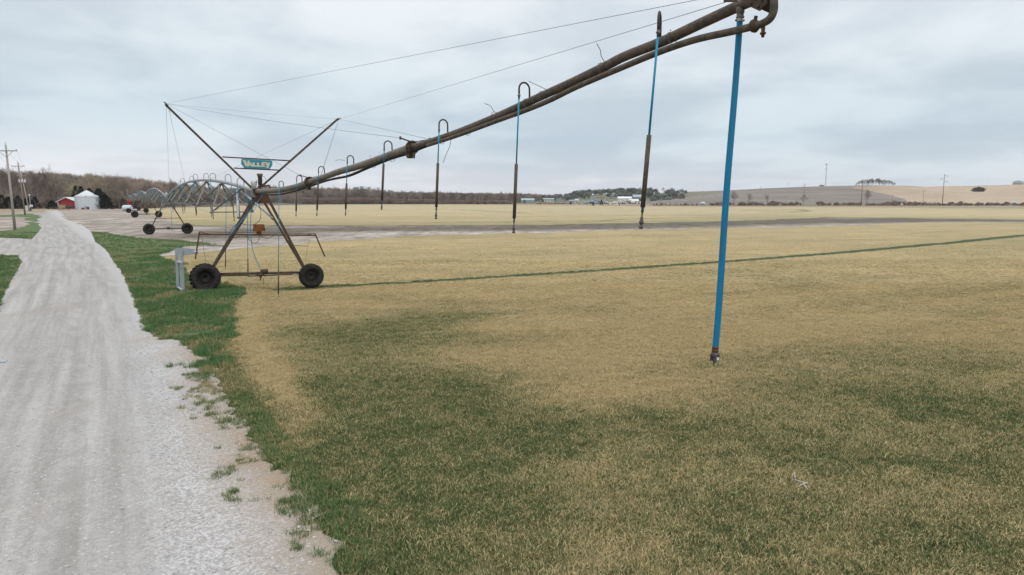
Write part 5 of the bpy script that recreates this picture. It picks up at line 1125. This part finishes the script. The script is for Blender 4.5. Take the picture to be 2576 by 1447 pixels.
for px_, py_, Y, s, lab in [(410, 455, 330, 1.25, 'tall bare tree rising above the arched pipes, left of the pair'), (432, 452, 340, 1.35, 'tall bare tree rising above the arched pipes, right of the pair'), (500, 462, 380, 1.3, 'bare tree behind the top of the first arch'), (462, 468, 372, 1.1, 'smaller bare tree between the tall pair and the first arch'), (690, 474, 700, 2.2, 'bare tree just right of the tower base behind the pipe')]:
    x = xr(px_, Y); z = float(hz(x, Y)) - .2; Ht = zr(py_, Y) - z; plant(random.choice(BT), x, Y, z, Ht / 10, lab, 'tree', sx=.95)
# cedars by the bin and at the far left
for px_, H_, w_, pr_, lab in [(192, 8.6, 1., CE[0], 'dark cedar whose tip shows left of the grain bin peak'), (206, 8.2, 1., CE[1], 'dark cedar whose tip shows just behind the grain bin peak'), (227, 7.6, 1.25, CR, 'rusty brown cedar behind the right side of the grain bin roof'), (250, 7.3, 1.15, CB, 'broad dark cedar right beside the grain bin'), (267, 5.0, 1.25, CB, 'low dark cedar at the right end of the group by the grain bin'), (240, 5.5, 1., CE[2], 'dark narrow cedar against the right wall of the grain bin')]:
    Y = Yb + (22 if px_ < 200 else 12 if px_ < 235 else 6); x = xr(px_, Y); plant(pr_, x, Y, .6, H_ / 6, lab, 'cedar', 'cedars around the grain bin', sx=w_)
for i, (px_, H_) in enumerate([(5, 5.2), (22, 4.5), (45, 5.), (68, 4.2), (88, 4.6), (130, 3.2), (-20, 5)]):
    Y = 252; x = xr(px_, Y)
    plant(CB if i % 2 else CE[i % 3], x, Y, .6, H_ / 6, nth('cb', '%s dark cedar bush in the row behind the poles at the far left') if px_ < 100 else 'small dark cedar bush between the poles and the red shed', 'cedar', 'cedar bushes under the left woods' if px_ < 100 else None, sx=1.5)

# middle tree belt: grey wood mass, reddish brush below
n = 1000; px = rng.uniform(640, 1430, n); Y = rng.uniform(830, 960, n) + np.where(px > 1290, 210, 0); X = (px - CX) / F * Y
top = np.interp(px, [640, 690, 760, 860, 920, 1000, 1132, 1300, 1400, 1430], [476, 472, 474, 477, 478, 484, 486, 487.5, 492, 498]); hh = np.array([zr(t, q) for t, q in zip(top, np.where(px > 1290, 1090, 890))]) * rng.uniform(.8, 1.08, n)
src2 = [joined(bare_tree(10, 210 + i, spread=.45, limbs=6, k2=5, k3=5, k4=4, tw=.09), M['bark'], M['twig']) for i in range(3)] + [joined(bare_tree(10, 214, spread=.42, limbs=6, k2=5, k3=5, k4=4, tw=.09), M['bark'], M['twig_dark'])]
scatter('distant_woodland', src2, np.column_stack([X, Y, X * 0 - .3]), np.column_stack([np.zeros(n), np.zeros(n), rng.uniform(0, 6.28, n)]), hh / 10, rng.integers(0, 4, n), 'grey bare tree belt beyond the straw field behind the hoses', 'woodland')
n = 900; px = rng.uniform(600, 1290, n); Y = rng.uniform(795, 822, n); X = (px - CX) / F * Y
src3 = [joined(bare_tree(4, 250 + i, spread=.5, limbs=4, k2=5, k3=4, k4=4, tw=.09, trunk_f=.12, stems=5, rtr=.010), M['twig_red'], M['twig_red']) for i in range(3)]
sh_ = np.interp(px, [600, 900, 1100, 1290], [7.5, 7.5, 5.5, 3.5]) * rng.uniform(.7, 1.15, n)
scatter('reddish_brush', src3, np.column_stack([X, Y, X * 0 - .3]), np.column_stack([np.zeros(n), np.zeros(n), rng.uniform(0, 6.28, n)]), sh_ / 4, rng.integers(0, 3, n), 'reddish brown brush along the foot of the middle tree belt', 'brush')
for i, (px_, top_) in enumerate([(838, 470), (872, 473), (930, 474), (948, 472), (1010, 481), (1060, 483), (1100, 481), (1185, 484)]):
    Y = 826; x = xr(px_, Y); z = -.3; plant(random.choice(BT), x, Y, z, (zr(top_, Y) - z) / 10, nth('belt', '%s taller bare tree from the left above the middle tree belt'), 'tree', 'taller trees in the middle tree belt', sx=.8)
# right side roadside hedge and shrubs
n = 760; px = np.concatenate([rng.uniform(1850, 2010, 140), rng.uniform(2170, 2740, 450), rng.uniform(1640, 1880, 90), rng.uniform(2050, 2160, 80)]); Y = rng.uniform(505, 535, n); X = (px - CX) / F * Y
hh = np.interp(px, [1600, 1700, 1880, 1990, 2060, 2150, 2180, 2230, 2400, 2540, 2700], [2.0, 2.4, 3.2, 3.2, 3.2, 3.0, 2.0, 3.6, 3.2, 2.8, 3.]) * (.55 + .8 * fbm(px * .08, px * 0, 3)) * rng.uniform(.3, 1.1, n)
scatter('roadside_hedge', [joined(bare_tree(4, 350 + i, spread=.5, limbs=4, k2=5, k3=4, k4=4, tw=.06, trunk_f=.12, stems=5, rtr=.010), M['twig_red'], M['twig_red']) for i in range(2)] + [joined(bare_tree(4, 352, spread=.5, limbs=4, k2=5, k3=4, k4=4, tw=.05, trunk_f=.12, stems=5, rtr=.01), M['twig'], M['twig'])],
        np.column_stack([X, Y, X * 0 - .1]), np.column_stack([np.zeros(n), np.zeros(n), rng.uniform(0, 6.28, n)]), hh / 4, rng.integers(0, 3, n), 'brown bare hedge between the straw field and the tan hillside', 'hedge')
for px_, py_, Y, P_, lab, sx in [(2181, 478, 520, BT[1], 'single spreading bare tree in front of the tan hillside', 1.0), (1944, 479, 530, BT[2], 'bare bushy tree right of the big blue hose, left of three', 1.1), (1990, 478, 530, BT[0], 'twiggy bare tree right of the big blue hose, middle of three', .9), (2065, 476, 530, BT[3], 'dense reddish bare tree right of the big blue hose, right of three', 1.1),
                              (2216, 482, 530, BT[1], 'thin bare tree beside the transmission pole near the hedge', .9), (2300 - 120, 478, 900, BT[0], 'small bare tree half hidden behind the single spreading tree', .6)][:5]:
    px2 = {1944: 1850 + 100 * 0 - 0, 1990: 1883 + 0, 2065: 1968 - 0}.get(px_, px_)
    px2 = {1944: 1846, 1990: 1882, 2065: 1930, 2216: 2022}.get(px_, px_)
    py2 = {1944: 485, 1990: 487, 2065: 488.5, 2216: 489}.get(px_, py_)
    x = xr(px2, Y); plant(P_, x, Y, -.2, (zr(py2, Y) + .2) / 10, lab, 'tree', sx=sx)
# tree clump on the tan hill
for i in range(17):
    px_ = 2152 + 97 * (i + random.random() * .6) / 17; Y = 1075 + 25 * random.random(); x = xr(px_, Y); z = zr(np.interp(px_, [2150, 2190, 2212, 2260], [467, 466, 465.8, 468]), 1060) - 1.0; tp = np.interp(px_, [2150, 2165, 2185, 2205, 2230, 2250], [460, 452, 449, 449, 452, 459]) - random.uniform(-1, 1.5)
    plant(random.choice(BTF), x, Y, z, (zr(tp, Y) - z) / 10 * 1.05, nth('clump', '%s tree from the left in the bare clump on the tan hill skyline'), 'tree', 'tree clump on the tan hill', sx=.9)
x = xr(2462, 900); Ysh = next((q for q in np.arange(600, 1055, 5.) if tan_h(xr(2462, q), q) >= zr(482.5, q)), 900.); x = xr(2462, Ysh)
plant(tree_proto('bare_shrub', bare_tree(4, 77, spread=.5, limbs=7, k2=6, k3=6, k4=5, tw=.09, trunk_f=.02, stems=9, rtr=.01), M['twig_dark'], M['twig_dark']), x, Ysh, float(tan_h(x, Ysh)) - 1.6, 16 / F * Ysh / 4, 'lone dark rounded shrub on the upper tan hillside', 'shrub', sx=1.5)
x = xr(2131, 1060); plant(BT[0], x, 1290, zr(467, 1290) - .5, .45, 'tiny bare tree on the skyline left of the tree clump', 'tree')
# trees of the green rise: mass and skyline trees
n = 420; px = rng.uniform(1392, 1720, n); Y = np.where(px < 1640, 1030, 960) + 120 * rng.random(n); X = (px - CX) / F * Y; Zg = np.array([float(green_h(a, b)) for a, b in zip(X, Y)]) - .5
keep = ~((px > 1478) & (px < 1560) & (Y < 1110) & (rng.random(n) < .85)); X, Y, Zg, px = X[keep], Y[keep], Zg[keep], px[keep]; n = len(X)
src4 = [joined(blob_tree(9, 9, 400 + i, leaf=1.1), M['bark'], M['ever_far']) for i in range(2)] + [joined(bare_tree(9, 404 + i, limbs=6, k2=5, k3=5, k4=4, tw=.13), M['bark'], M['twig_dark']) for i in range(2)]
scatter('hill_wood', src4, np.column_stack([X, Y, Zg]), np.column_stack([np.zeros(n), np.zeros(n), rng.uniform(0, 6.28, n)]), rng.uniform(.7, 1.15, n) * np.where(px < 1440, .75, 1), rng.choice(4, n, p=[.22, .2, .3, .28]), 'grey green trees covering the rise behind the scrap yard', 'woodland')
for i, px_ in enumerate([1455, 1480, 1508, 1530, 1552, 1580, 1610, 1626, 1648, 1668, 1690]):
    Y = 1125; x = xr(px_, Y); plant(RB[i % 3] if i % 3 else BTD[i % 2], x, Y, float(green_h(x, 1119)) - 1, 1.05 if px_ < 1640 else .95, nth('sky', '%s tree from the left along the skyline of the rise behind the yard'), 'tree', 'skyline trees on the green rise', sx=1.1 if i % 3 else .9)
# small cedars and brush in the dry margin
for px_, py_, H_, lab in [(1436, 515, 3.4, 'dark cedar bush in front of the scrap yard, left of two'), (1492, 518.5, 2.8, 'small dark cedar bush below the debris pile'), (1513, 517, 4.6, 'dark pointed cedar in the dry margin right of the debris pile'), (1558, 517, 2.2, 'tiny dark cedar left of the white cabin'), (1201, 514.5, 2.6, 'dark cedar bush at the field edge behind the hoses, left of two'), (1220, 514.5, 2.8, 'dark cedar bush at the field edge behind the hoses, right of two'), (1366, 508, 6, 'dark cedar beside the white warehouse'), (1320, 509, 5.5, 'dark rounded cedar left of the white warehouse')]:
    p = gp(px_, max(py_, 512.5)); plant(CB, p.x, p.y, 0, H_ / 6, lab, 'cedar', sx=.8)
for i, (px_, py_) in enumerate([(1192, 514.6), (1274, 515), (1360, 515.5), (1383, 516), (1418, 516), (1457, 516), (1476, 517), (1530, 517)]):
    p = gp(px_, py_); plant(SH[i % 3], p.x, p.y, 0, .55, nth('bush', '%s small reddish bush from the left on the dry far field margin'), 'bush', 'small reddish bushes on the far field margin', sx=1.1)

# ------------------------------------------------------------------ yard, town and far structures
def building(px0, px1, ybase, yeave, yroof, Y, wall, roof, label, depth=14, gable='x', cat='building', win=0, door=False):
    x0, x1 = xr(px0, Y), xr(px1, Y); zb, ze, zt = max(zr(ybase, Y), -.3), zr(yeave, Y), zr(yroof, Y); cx = (x0 + x1) / 2
    g = thing('metal_building', label, cat, Vector((cx, Y, zb)))
    if gable == 'x':                                        # ridge runs left-right
        MB().box((cx, Y + depth / 2, (zb + ze) / 2), (x1 - x0, depth, ze - zb)).build('wall', M[wall], g)
        MB().prism([Vector((x0 - .4, Y - .5, ze)), Vector((x0 - .4, Y + depth / 2, zt)), Vector((x0 - .4, Y + depth + .5, ze))], (1, 0, 0), .01).add([(x0 - .4, Y - .5, ze), (x1 + .4, Y - .5, ze), (x1 + .4, Y + depth / 2, zt), (x0 - .4, Y + depth / 2, zt), (x0 - .4, Y + depth + .5, ze), (x1 + .4, Y + depth + .5, ze)], [(0, 1, 2, 3), (3, 2, 5, 4), (0, 4, 5, 1)]).prism([Vector((x1 + .4, Y - .5, ze)), Vector((x1 + .4, Y + depth / 2, zt)), Vector((x1 + .4, Y + depth + .5, ze))], (1, 0, 0), .01).build('roof', M[roof], g)
    else:
        MB().prism([Vector((x0, Y + depth / 2, zb)), Vector((x1, Y + depth / 2, zb)), Vector((x1, Y + depth / 2, ze)), Vector((cx, Y + depth / 2, zt)), Vector((x0, Y + depth / 2, ze))], (0, 1, 0), depth).build('wall', M[wall], g)
        MB().beam((x0 - .5, Y + depth / 2, ze), (cx, Y + depth / 2, zt + .25), depth + 1, .3).beam((cx, Y + depth / 2, zt + .25), (x1 + .5, Y + depth / 2, ze), depth + 1, .3).build('roof', M[roof], g)
    for i in range(win): MB().box((x0 + (x1 - x0) * (i + .7) / (win + .4), Y - .05, zb + (ze - zb) * .55), (1.2, .12, 1.1)).build('window', M['glass_dark'], g)
    if door: MB().box((x0 + (x1 - x0) * .75, Y - .06, zb + (ze - zb) * .38), ((x1 - x0) * .18, .14, (ze - zb) * .72)).build('door', M['insul'], g)
    return g
building(1312, 1344, 511.5, 504, 499, 1000, 'wall_grey', 'roof_teal', 'low building with pale teal roof behind the leaning blue hose weight', 30)
building(1366.5, 1394, 509, 501, 498.5, 1020, 'wall_pale', 'roof_teal', 'long white warehouse with thin teal roof edge', 20, win=3)
building(1399, 1424, 511, 503.5, 499, 1000, 'wall_grey', 'roof_teal', 'grey green gabled building right of the white warehouse', 20, 'y')
building(1432, 1452, 511.5, 505, 503, 980, 'roof_teal', 'roof_teal', 'pale turquoise flat shed left of the scrap yard', 14, door=True)
building(1447, 1456, 506, 502, 500.5, 1010, 'white_paint', 'white_paint', 'tiny white cabin above the turquoise shed', 8)
building(1454, 1488, 511.5, 507, 506, 960, 'wall_pale', 'bale', 'low tan storage building behind the scrap heap', 12, win=2)
building(1556, 1590, 508, 499.5, 494.5, 930, 'tank', 'white_paint', 'white open fronted metal building above the debris pile', 16, 'x', door=True)
building(1583, 1607, 511, 505.5, 501, 900, 'red_paint', 'white_paint', 'small red shed with white roof at the edge of the debris pile', 10, 'x')
building(1594, 1626, 500, 496, 489.5, 1010, 'wall_grey', 'roof_teal', 'grey green building on the slope behind the yard', 20, 'x', win=2)
building(1541, 1556, 490.5, 488.5, 486.5, 1060, 'white_paint', 'wall_grey', 'small white house among the trees on the rise', 10, 'x', cat='house')
# correct the skyline cluster to the picture's pixel scale: debris pile, conveyors, yellow machine
def debris(px0, px1, Y, hmax, n, cols, name, label):
    x0, x1 = xr(px0, Y), xr(px1, Y); ms_ = []; me_mats = cols; mb = MB(); mi = []
    for i in range(n):
        x = random.uniform(x0, x1); f = 1 - abs(2 * (x - x0) / (x1 - x0) - 1); z = hmax * f ** .7 * random.random(); s = random.uniform(.8, 2.4); ax = Vector((random.uniform(-1, 1), random.uniform(-1, 1), random.uniform(-.6, .6))).normalized(); b = ax.orthogonal().normalized()
        mb.box((x, Y + random.uniform(-4, 4), z + .2), (s * 1.5, s * .8, s * .5), (ax, b, ax.cross(b))); mi += [random.randrange(len(cols))] * 6
    me = bpy.data.meshes.new(name); me.from_pydata(mb.v, [], mb.f)
    for c in cols: me.materials.append(M[c])
    me.polygons.foreach_set('material_index', mi); o = bpy.data.objects.new(name, me); sc.collection.objects.link(o); return setp(o, label, 'debris', kind='stuff')
debris(1548 - 85, 1548 - 10, 850, 4.5, 160, ['bluegrey', 'wall_grey', 'bluegrey', 'insul'], 'scrap_heap', 'heap of grey blue scrap metal in the yard')
debris(1532, 1625, 800, 4.2, 320, ['wall_pale', 'insul', 'wall_grey', 'yellow', 'white_paint', 'bale'], 'rubble_pile', 'mixed pale and orange rubble pile in front of the red shed')
debris(1345, 1440, 810, 2.0, 160, ['bark', 'twig_red', 'bark', 'bale'], 'dirt_heaps', 'brown dirt and brush heaps in front of the white warehouse')
def conveyor(pxa, pya, pxb, pyb, Y, w_, m_, label, name='conveyor'):
    a, b = at(pxa, pya, Y), at(pxb, pyb, Y); g = thing(name, label, 'conveyor', Vector((a.x, Y, 0)))
    MB().beam(a, b, 2, w_).build('boom', M[m_], g); l = MB()
    for f in (.15, .5, .8): q = a.lerp(b, f); l.beam((q.x, Y - 1, 0), q, .4, .4); l.beam((q.x + 3, Y + 1, 0), q, .4, .4)
    l.build('support_legs', M[m_], g)
conveyor(1476, 509, 1500, 499, 880, .9, 'bluegrey', 'grey blue inclined conveyor at the left of the scrap yard')
conveyor(1500, 509, 1533, 498, 870, .9, 'bluegrey', 'long grey blue inclined conveyor at the right of the scrap yard')
conveyor(1490, 501, 1522, 503.5, 900, 1.4, 'bluegrey', 'nearly level grey conveyor crossing the scrap yard')
conveyor(1501, 496.5, 1522, 498, 905, 1.6, 'yellow', 'yellow orange machine boom above the scrap yard', 'yellow_machine')
a = at(1496, 500, 910); g = thing('hopper_tower', 'grey screening tower rising left of the yellow machine', 'tower', Vector((a.x, 910, 0)))
MB().box((a.x, 910, zr(496.5, 910)), (4.5, 4, 4)).build('hopper', M['bluegrey'], g); MB().beam((a.x - 2, 910, 0), (a.x - 2, 910, zr(498, 910)), .5, .5).beam((a.x + 2, 910, 0), (a.x + 2, 910, zr(498, 910)), .5, .5).build('tower_legs', M['bluegrey'], g)
building(1622 - 10, 1631 - 8, 515.5, 510, 508.5, 700, 'white_paint', 'white_paint', 'little white cabin with a dark doorway at the field edge', 3, 'x', cat='cabin')
p = gp(1600, 516.5); MB().box((p.x, 700, .5), (6, 2, .5)).box((p.x - 1, 700, 1.0), (3, 1.6, .5)).build('flat_trailer', M['white_paint'], origin=(p.x, 700, 0), label='flat white trailer left of the little white cabin', cat='trailer')
p = Vector((xr(1768, 620), 620, 0)); MB().lathe([(0, -2.2), (1.1, -2.0), (1.4, -1), (1.4, 1), (1.1, 2), (0, 2.2)], p + Vector((0, 0, 1.5)), (1, 0, 0), 16).build('white_tank', M['tank'], origin=p, label='white rounded tank left of the big blue hose near the field edge', cat='tank')
# dark road and green strip at the foot of the hills
for name, x0, x1, ya, yb_, m_, lab in (('country_road', 1650, 2800, 590, 600, 'dark_stone', 'dark country road along the foot of the hills'), ):
    pass
gx0, gx1 = xr(1640, 560), xr(2900, 560)
o = MB().add([(gx0, 548, .05), (gx1, 548, .05), (gx1 * 1.12, 640, .3), (gx0 * 1.12, 640, .3)], [(0, 1, 2, 3)]).build('grass_strip', M['hillgrass'], kind='structure', label='green strip at the foot of the hills')
o = MB().add([(gx0, 556, .12), (gx1, 556, .12), (gx1 * 1.01, 566, .14), (gx0 * 1.01, 566, .14)], [(0, 1, 2, 3)]).build('country_road', simple('dark_asphalt', (.06, .06, .065), (.08, .08, .085), .3, .9), kind='structure', label='dark country road along the foot of the hills')
# puddles
wat = simple('still_water', (.30, .32, .33), (.36, .38, .40), .2, .12)
def puddle(pts, z, lab):
    q = [gp(*p) for p in pts]; MB().add([(v.x, v.y, v.z + z) for v in q], [tuple(range(len(q)))]).build('puddle', wat, kind='structure', label=lab)
puddle([(188, 992 / 1.59), (205, 991 / 1.59), (229, 993 / 1.59), (228, 995.5 / 1.59), (200, 996.5 / 1.59), (186, 995.5 / 1.59)][::-1] if False else [(118, 624.5), (144, 624.5), (142, 622.6), (122, 622.4)], .045, 'thin bright puddle across the road by the side drive')
puddle([(-30, 916), (14, 915.5), (20, 911), (-2, 908), (-30, 908.5)], .045, 'small bright puddle on the road at the left edge')
puddle([(2440, 517.6), (2620, 518.4), (2620, 517.2), (2460, 516.6)], .06, 'long pale puddle at the field edge on the right')
# power poles along the country road
for px_, yt, yb_, lab in [(1663, 495, 512, 'short roadside pole just right of the leaning hose weight'), (1737, 495, 510, 'slim roadside pole left of the white tank'), (1767, 493, 511, 'slim roadside pole directly behind the white tank'), (1799, 492, 509, 'slim roadside pole just left of the big blue hose'), (1835, 493, 508.5, 'slim roadside pole just right of the big blue hose'), (1977, 492, 511, 'slim roadside pole between the dense tree and the transmission poles'), (2244, 491, 506, 'slim roadside pole right of the single spreading tree'), (2322, 479.5, 506, 'dark wooden pole with short arm on the tan hillside')]:
    Y = 575; x = xr(px_, Y); zt = zr(yt, Y); g = thing('roadside_pole', lab, 'pole', Vector((x, Y, 0)), 'slim poles along the country road')
    MB().tube([(x, Y, -.2), (x, Y, zt)], [.16, .11], 8).build('pole_shaft', M['pole_wood'] if yb_ > 506 else M['bark'], g); MB().box((x, Y - .15, zt - .6), (1.8, .1, .12)).build('crossarm', M['bark'], g)
for px_, yt, Y, lab in [(2371, 437, 560, 'tall transmission pole with zigzag arms in front of the tan hill'), (2021.5, 461, 900, 'transmission pole standing on the ploughed hill'), (1912, 470, 1150, 'distant transmission pole on the skyline of the ploughed hill'), (2167, 450, 545, 'tall plain dark pole left of the single spreading tree')]:
    x = xr(px_, Y); zt = zr(yt, Y); zb = -.2 if Y < 640 else float(plow_h(x, Y)) - .5; hgt = zt - zb; g = thing('transmission_pole', lab, 'transmission pole', Vector((x, Y, zb)), 'transmission poles crossing the hills')
    MB().tube([(x, Y, zb), (x, Y, zt)], [.30, .16] if hgt > 15 else [.22, .14], 8).build('pole_shaft', M['bark'], g)
    if px_ != 2167:
        m = MB(); s = hgt / 22
        for dz, d in ((1.6, 1), (3.6, -1), (5.6, 1)):
            m.beam((x - d * .2, Y, zt - (dz - 1) * s - .4), (x + d * 3.0 * s, Y, zt - (dz + .1) * s), .22, .22); m.beam((x, Y, zt - (dz + 1) * s), (x + d * 2.7 * s, Y, zt - (dz + .05) * s), .1, .1)
        m.build('zigzag_arms', M['bark'], g)
Y = 1250; x = xr(2074, Y); zb, zt = zr(468.5, Y), zr(412, Y); g = thing('radio_mast', 'slim lattice radio mast on the skyline of the ploughed hill', 'radio mast', Vector((x, Y, zb)))
m = MB(); w_ = .7
for a, b in ((-w_, -w_), (w_, -w_), (0, w_)): m.beam((x + a, Y + b, zb), (x + a * .8, Y + b * .8, zt), .18, .18)
nb = 16
for i in range(nb):
    z0_, z1_ = zb + (zt - zb) * i / nb, zb + (zt - zb) * (i + 1) / nb; m.beam((x - w_, Y - w_, z0_), (x + w_, Y - w_, z1_), .12, .12); m.beam((x + w_, Y - w_, z0_), (x, Y + w_, z1_), .12, .12)
m.build('lattice', M['bark'], g); MB().box((x, Y, zt - 1), (3.4, 1.5, 1.6)).box((x, Y, zt - 9), (3, 1.4, 1.2)).build('antennas', M['bluegrey'], g)
building(2062 - 0, 2071, 468.5, 466.2, 465, 1290, 'bale', 'wall_grey', 'tiny equipment hut beside the radio mast', 5, 'x', cat='hut')
Y = 1100; x = xr(2565.5, Y); zb = zr(464.5, Y); g = thing('hilltop_bin', 'grey grain bin with conical roof on the hilltop at the right edge', 'grain bin', Vector((x, Y + 7, zb)))
R2 = (2576.5 - 2556) / F * Y / 2 + .8; MB().lathe([(0, 0), (R2, 0), (R2, zr(457, Y) - zb)], Vector((x, Y + 7, zb)), (0, 0, 1), 24).build('bin_wall', M['insul'], g); MB().lathe([(R2 + .3, zr(457, Y) - zb), (.4, zr(453, Y) - zb), (0, zr(452.8, Y) - zb)], Vector((x, Y + 7, zb)), (0, 0, 1), 24).build('roof', M['bluegrey'], g)
Y = 480; x = xr(2551.5, Y); zt, zm = zr(504, Y), zr(510.2, Y); g = thing('field_sign', 'blank white sign board on two posts at the right edge of the field', 'sign', Vector((x, Y, 0)))
MB().box((x, Y, (zt + zm) / 2), (12.5 / F * Y, .1, zt - zm)).build('board', M['white_paint'], g)
for s in (-1, 1): MB().beam((x + s * 1.2, Y + .1, 0), (x + s * 1.2, Y + .1, zm + .2), .15, .15).build('post', M['bark'], g)
# grain elevators on the horizon behind the middle belt
Y = 2400; g = thing('grain_elevator', 'pale blue grey grain elevator with conveyor gallery above the treeline', 'grain elevator', Vector((xr(905, Y), Y, 0)))
def gb_(a, b, t_, bt_, nm, dpt=20): MB().box(((xr(a, Y) + xr(b, Y)) / 2, Y, (zr(t_, Y) + zr(bt_, Y)) / 2), (xr(b, Y) - xr(a, Y), dpt, zr(t_, Y) - zr(bt_, Y))).build(nm, M['bluegrey'], g)
gb_(889, 899, 473, 500, 'silo_block'); gb_(893, 903, 470.5, 500, 'silo_block'); gb_(903, 921, 475.5, 500, 'silo_block'); gb_(907.5, 913, 469, 500, 'headhouse'); gb_(926.5, 931, 471.5, 500, 'leg_tower', 6)
MB().beam(at(914, 470, Y), at(927, 473, Y), 3, 1.6).beam(at(913, 479, Y), at(928, 472.5, Y), 3, 1.6).build('gallery', M['bluegrey'], g)
Y = 3000; g = thing('distant_silo', 'faint blue grey silo block above the treeline right of the elevator', 'silo', Vector((xr(1035, Y), Y, 0))); gb_(1031, 1040, 485, 502, 'silo_block'); gb_(1033, 1037.5, 482, 486, 'headhouse', 12)

# ------------------------------------------------------------------ air
t = bpy.data.materials.new('hazy_air'); t.use_nodes = True; t.node_tree.nodes.remove(t.node_tree.nodes['Principled BSDF']); v = t.node_tree.nodes.new('ShaderNodeVolumePrincipled')
v.inputs['Color'].default_value = (.88, .94, 1.0, 1); v.inputs['Density'].default_value = HAZE; v.inputs['Anisotropy'].default_value = .2; t.node_tree.links.new(v.outputs[0], t.node_tree.nodes['Material Output'].inputs['Volume'])
if HAZE > 0:
    o = MB().box((0, 1000, 69), (10000, 8000, 145)).build('haze', t, label='thin bluish haze over the valley'); o['kind'] = 'stuff'
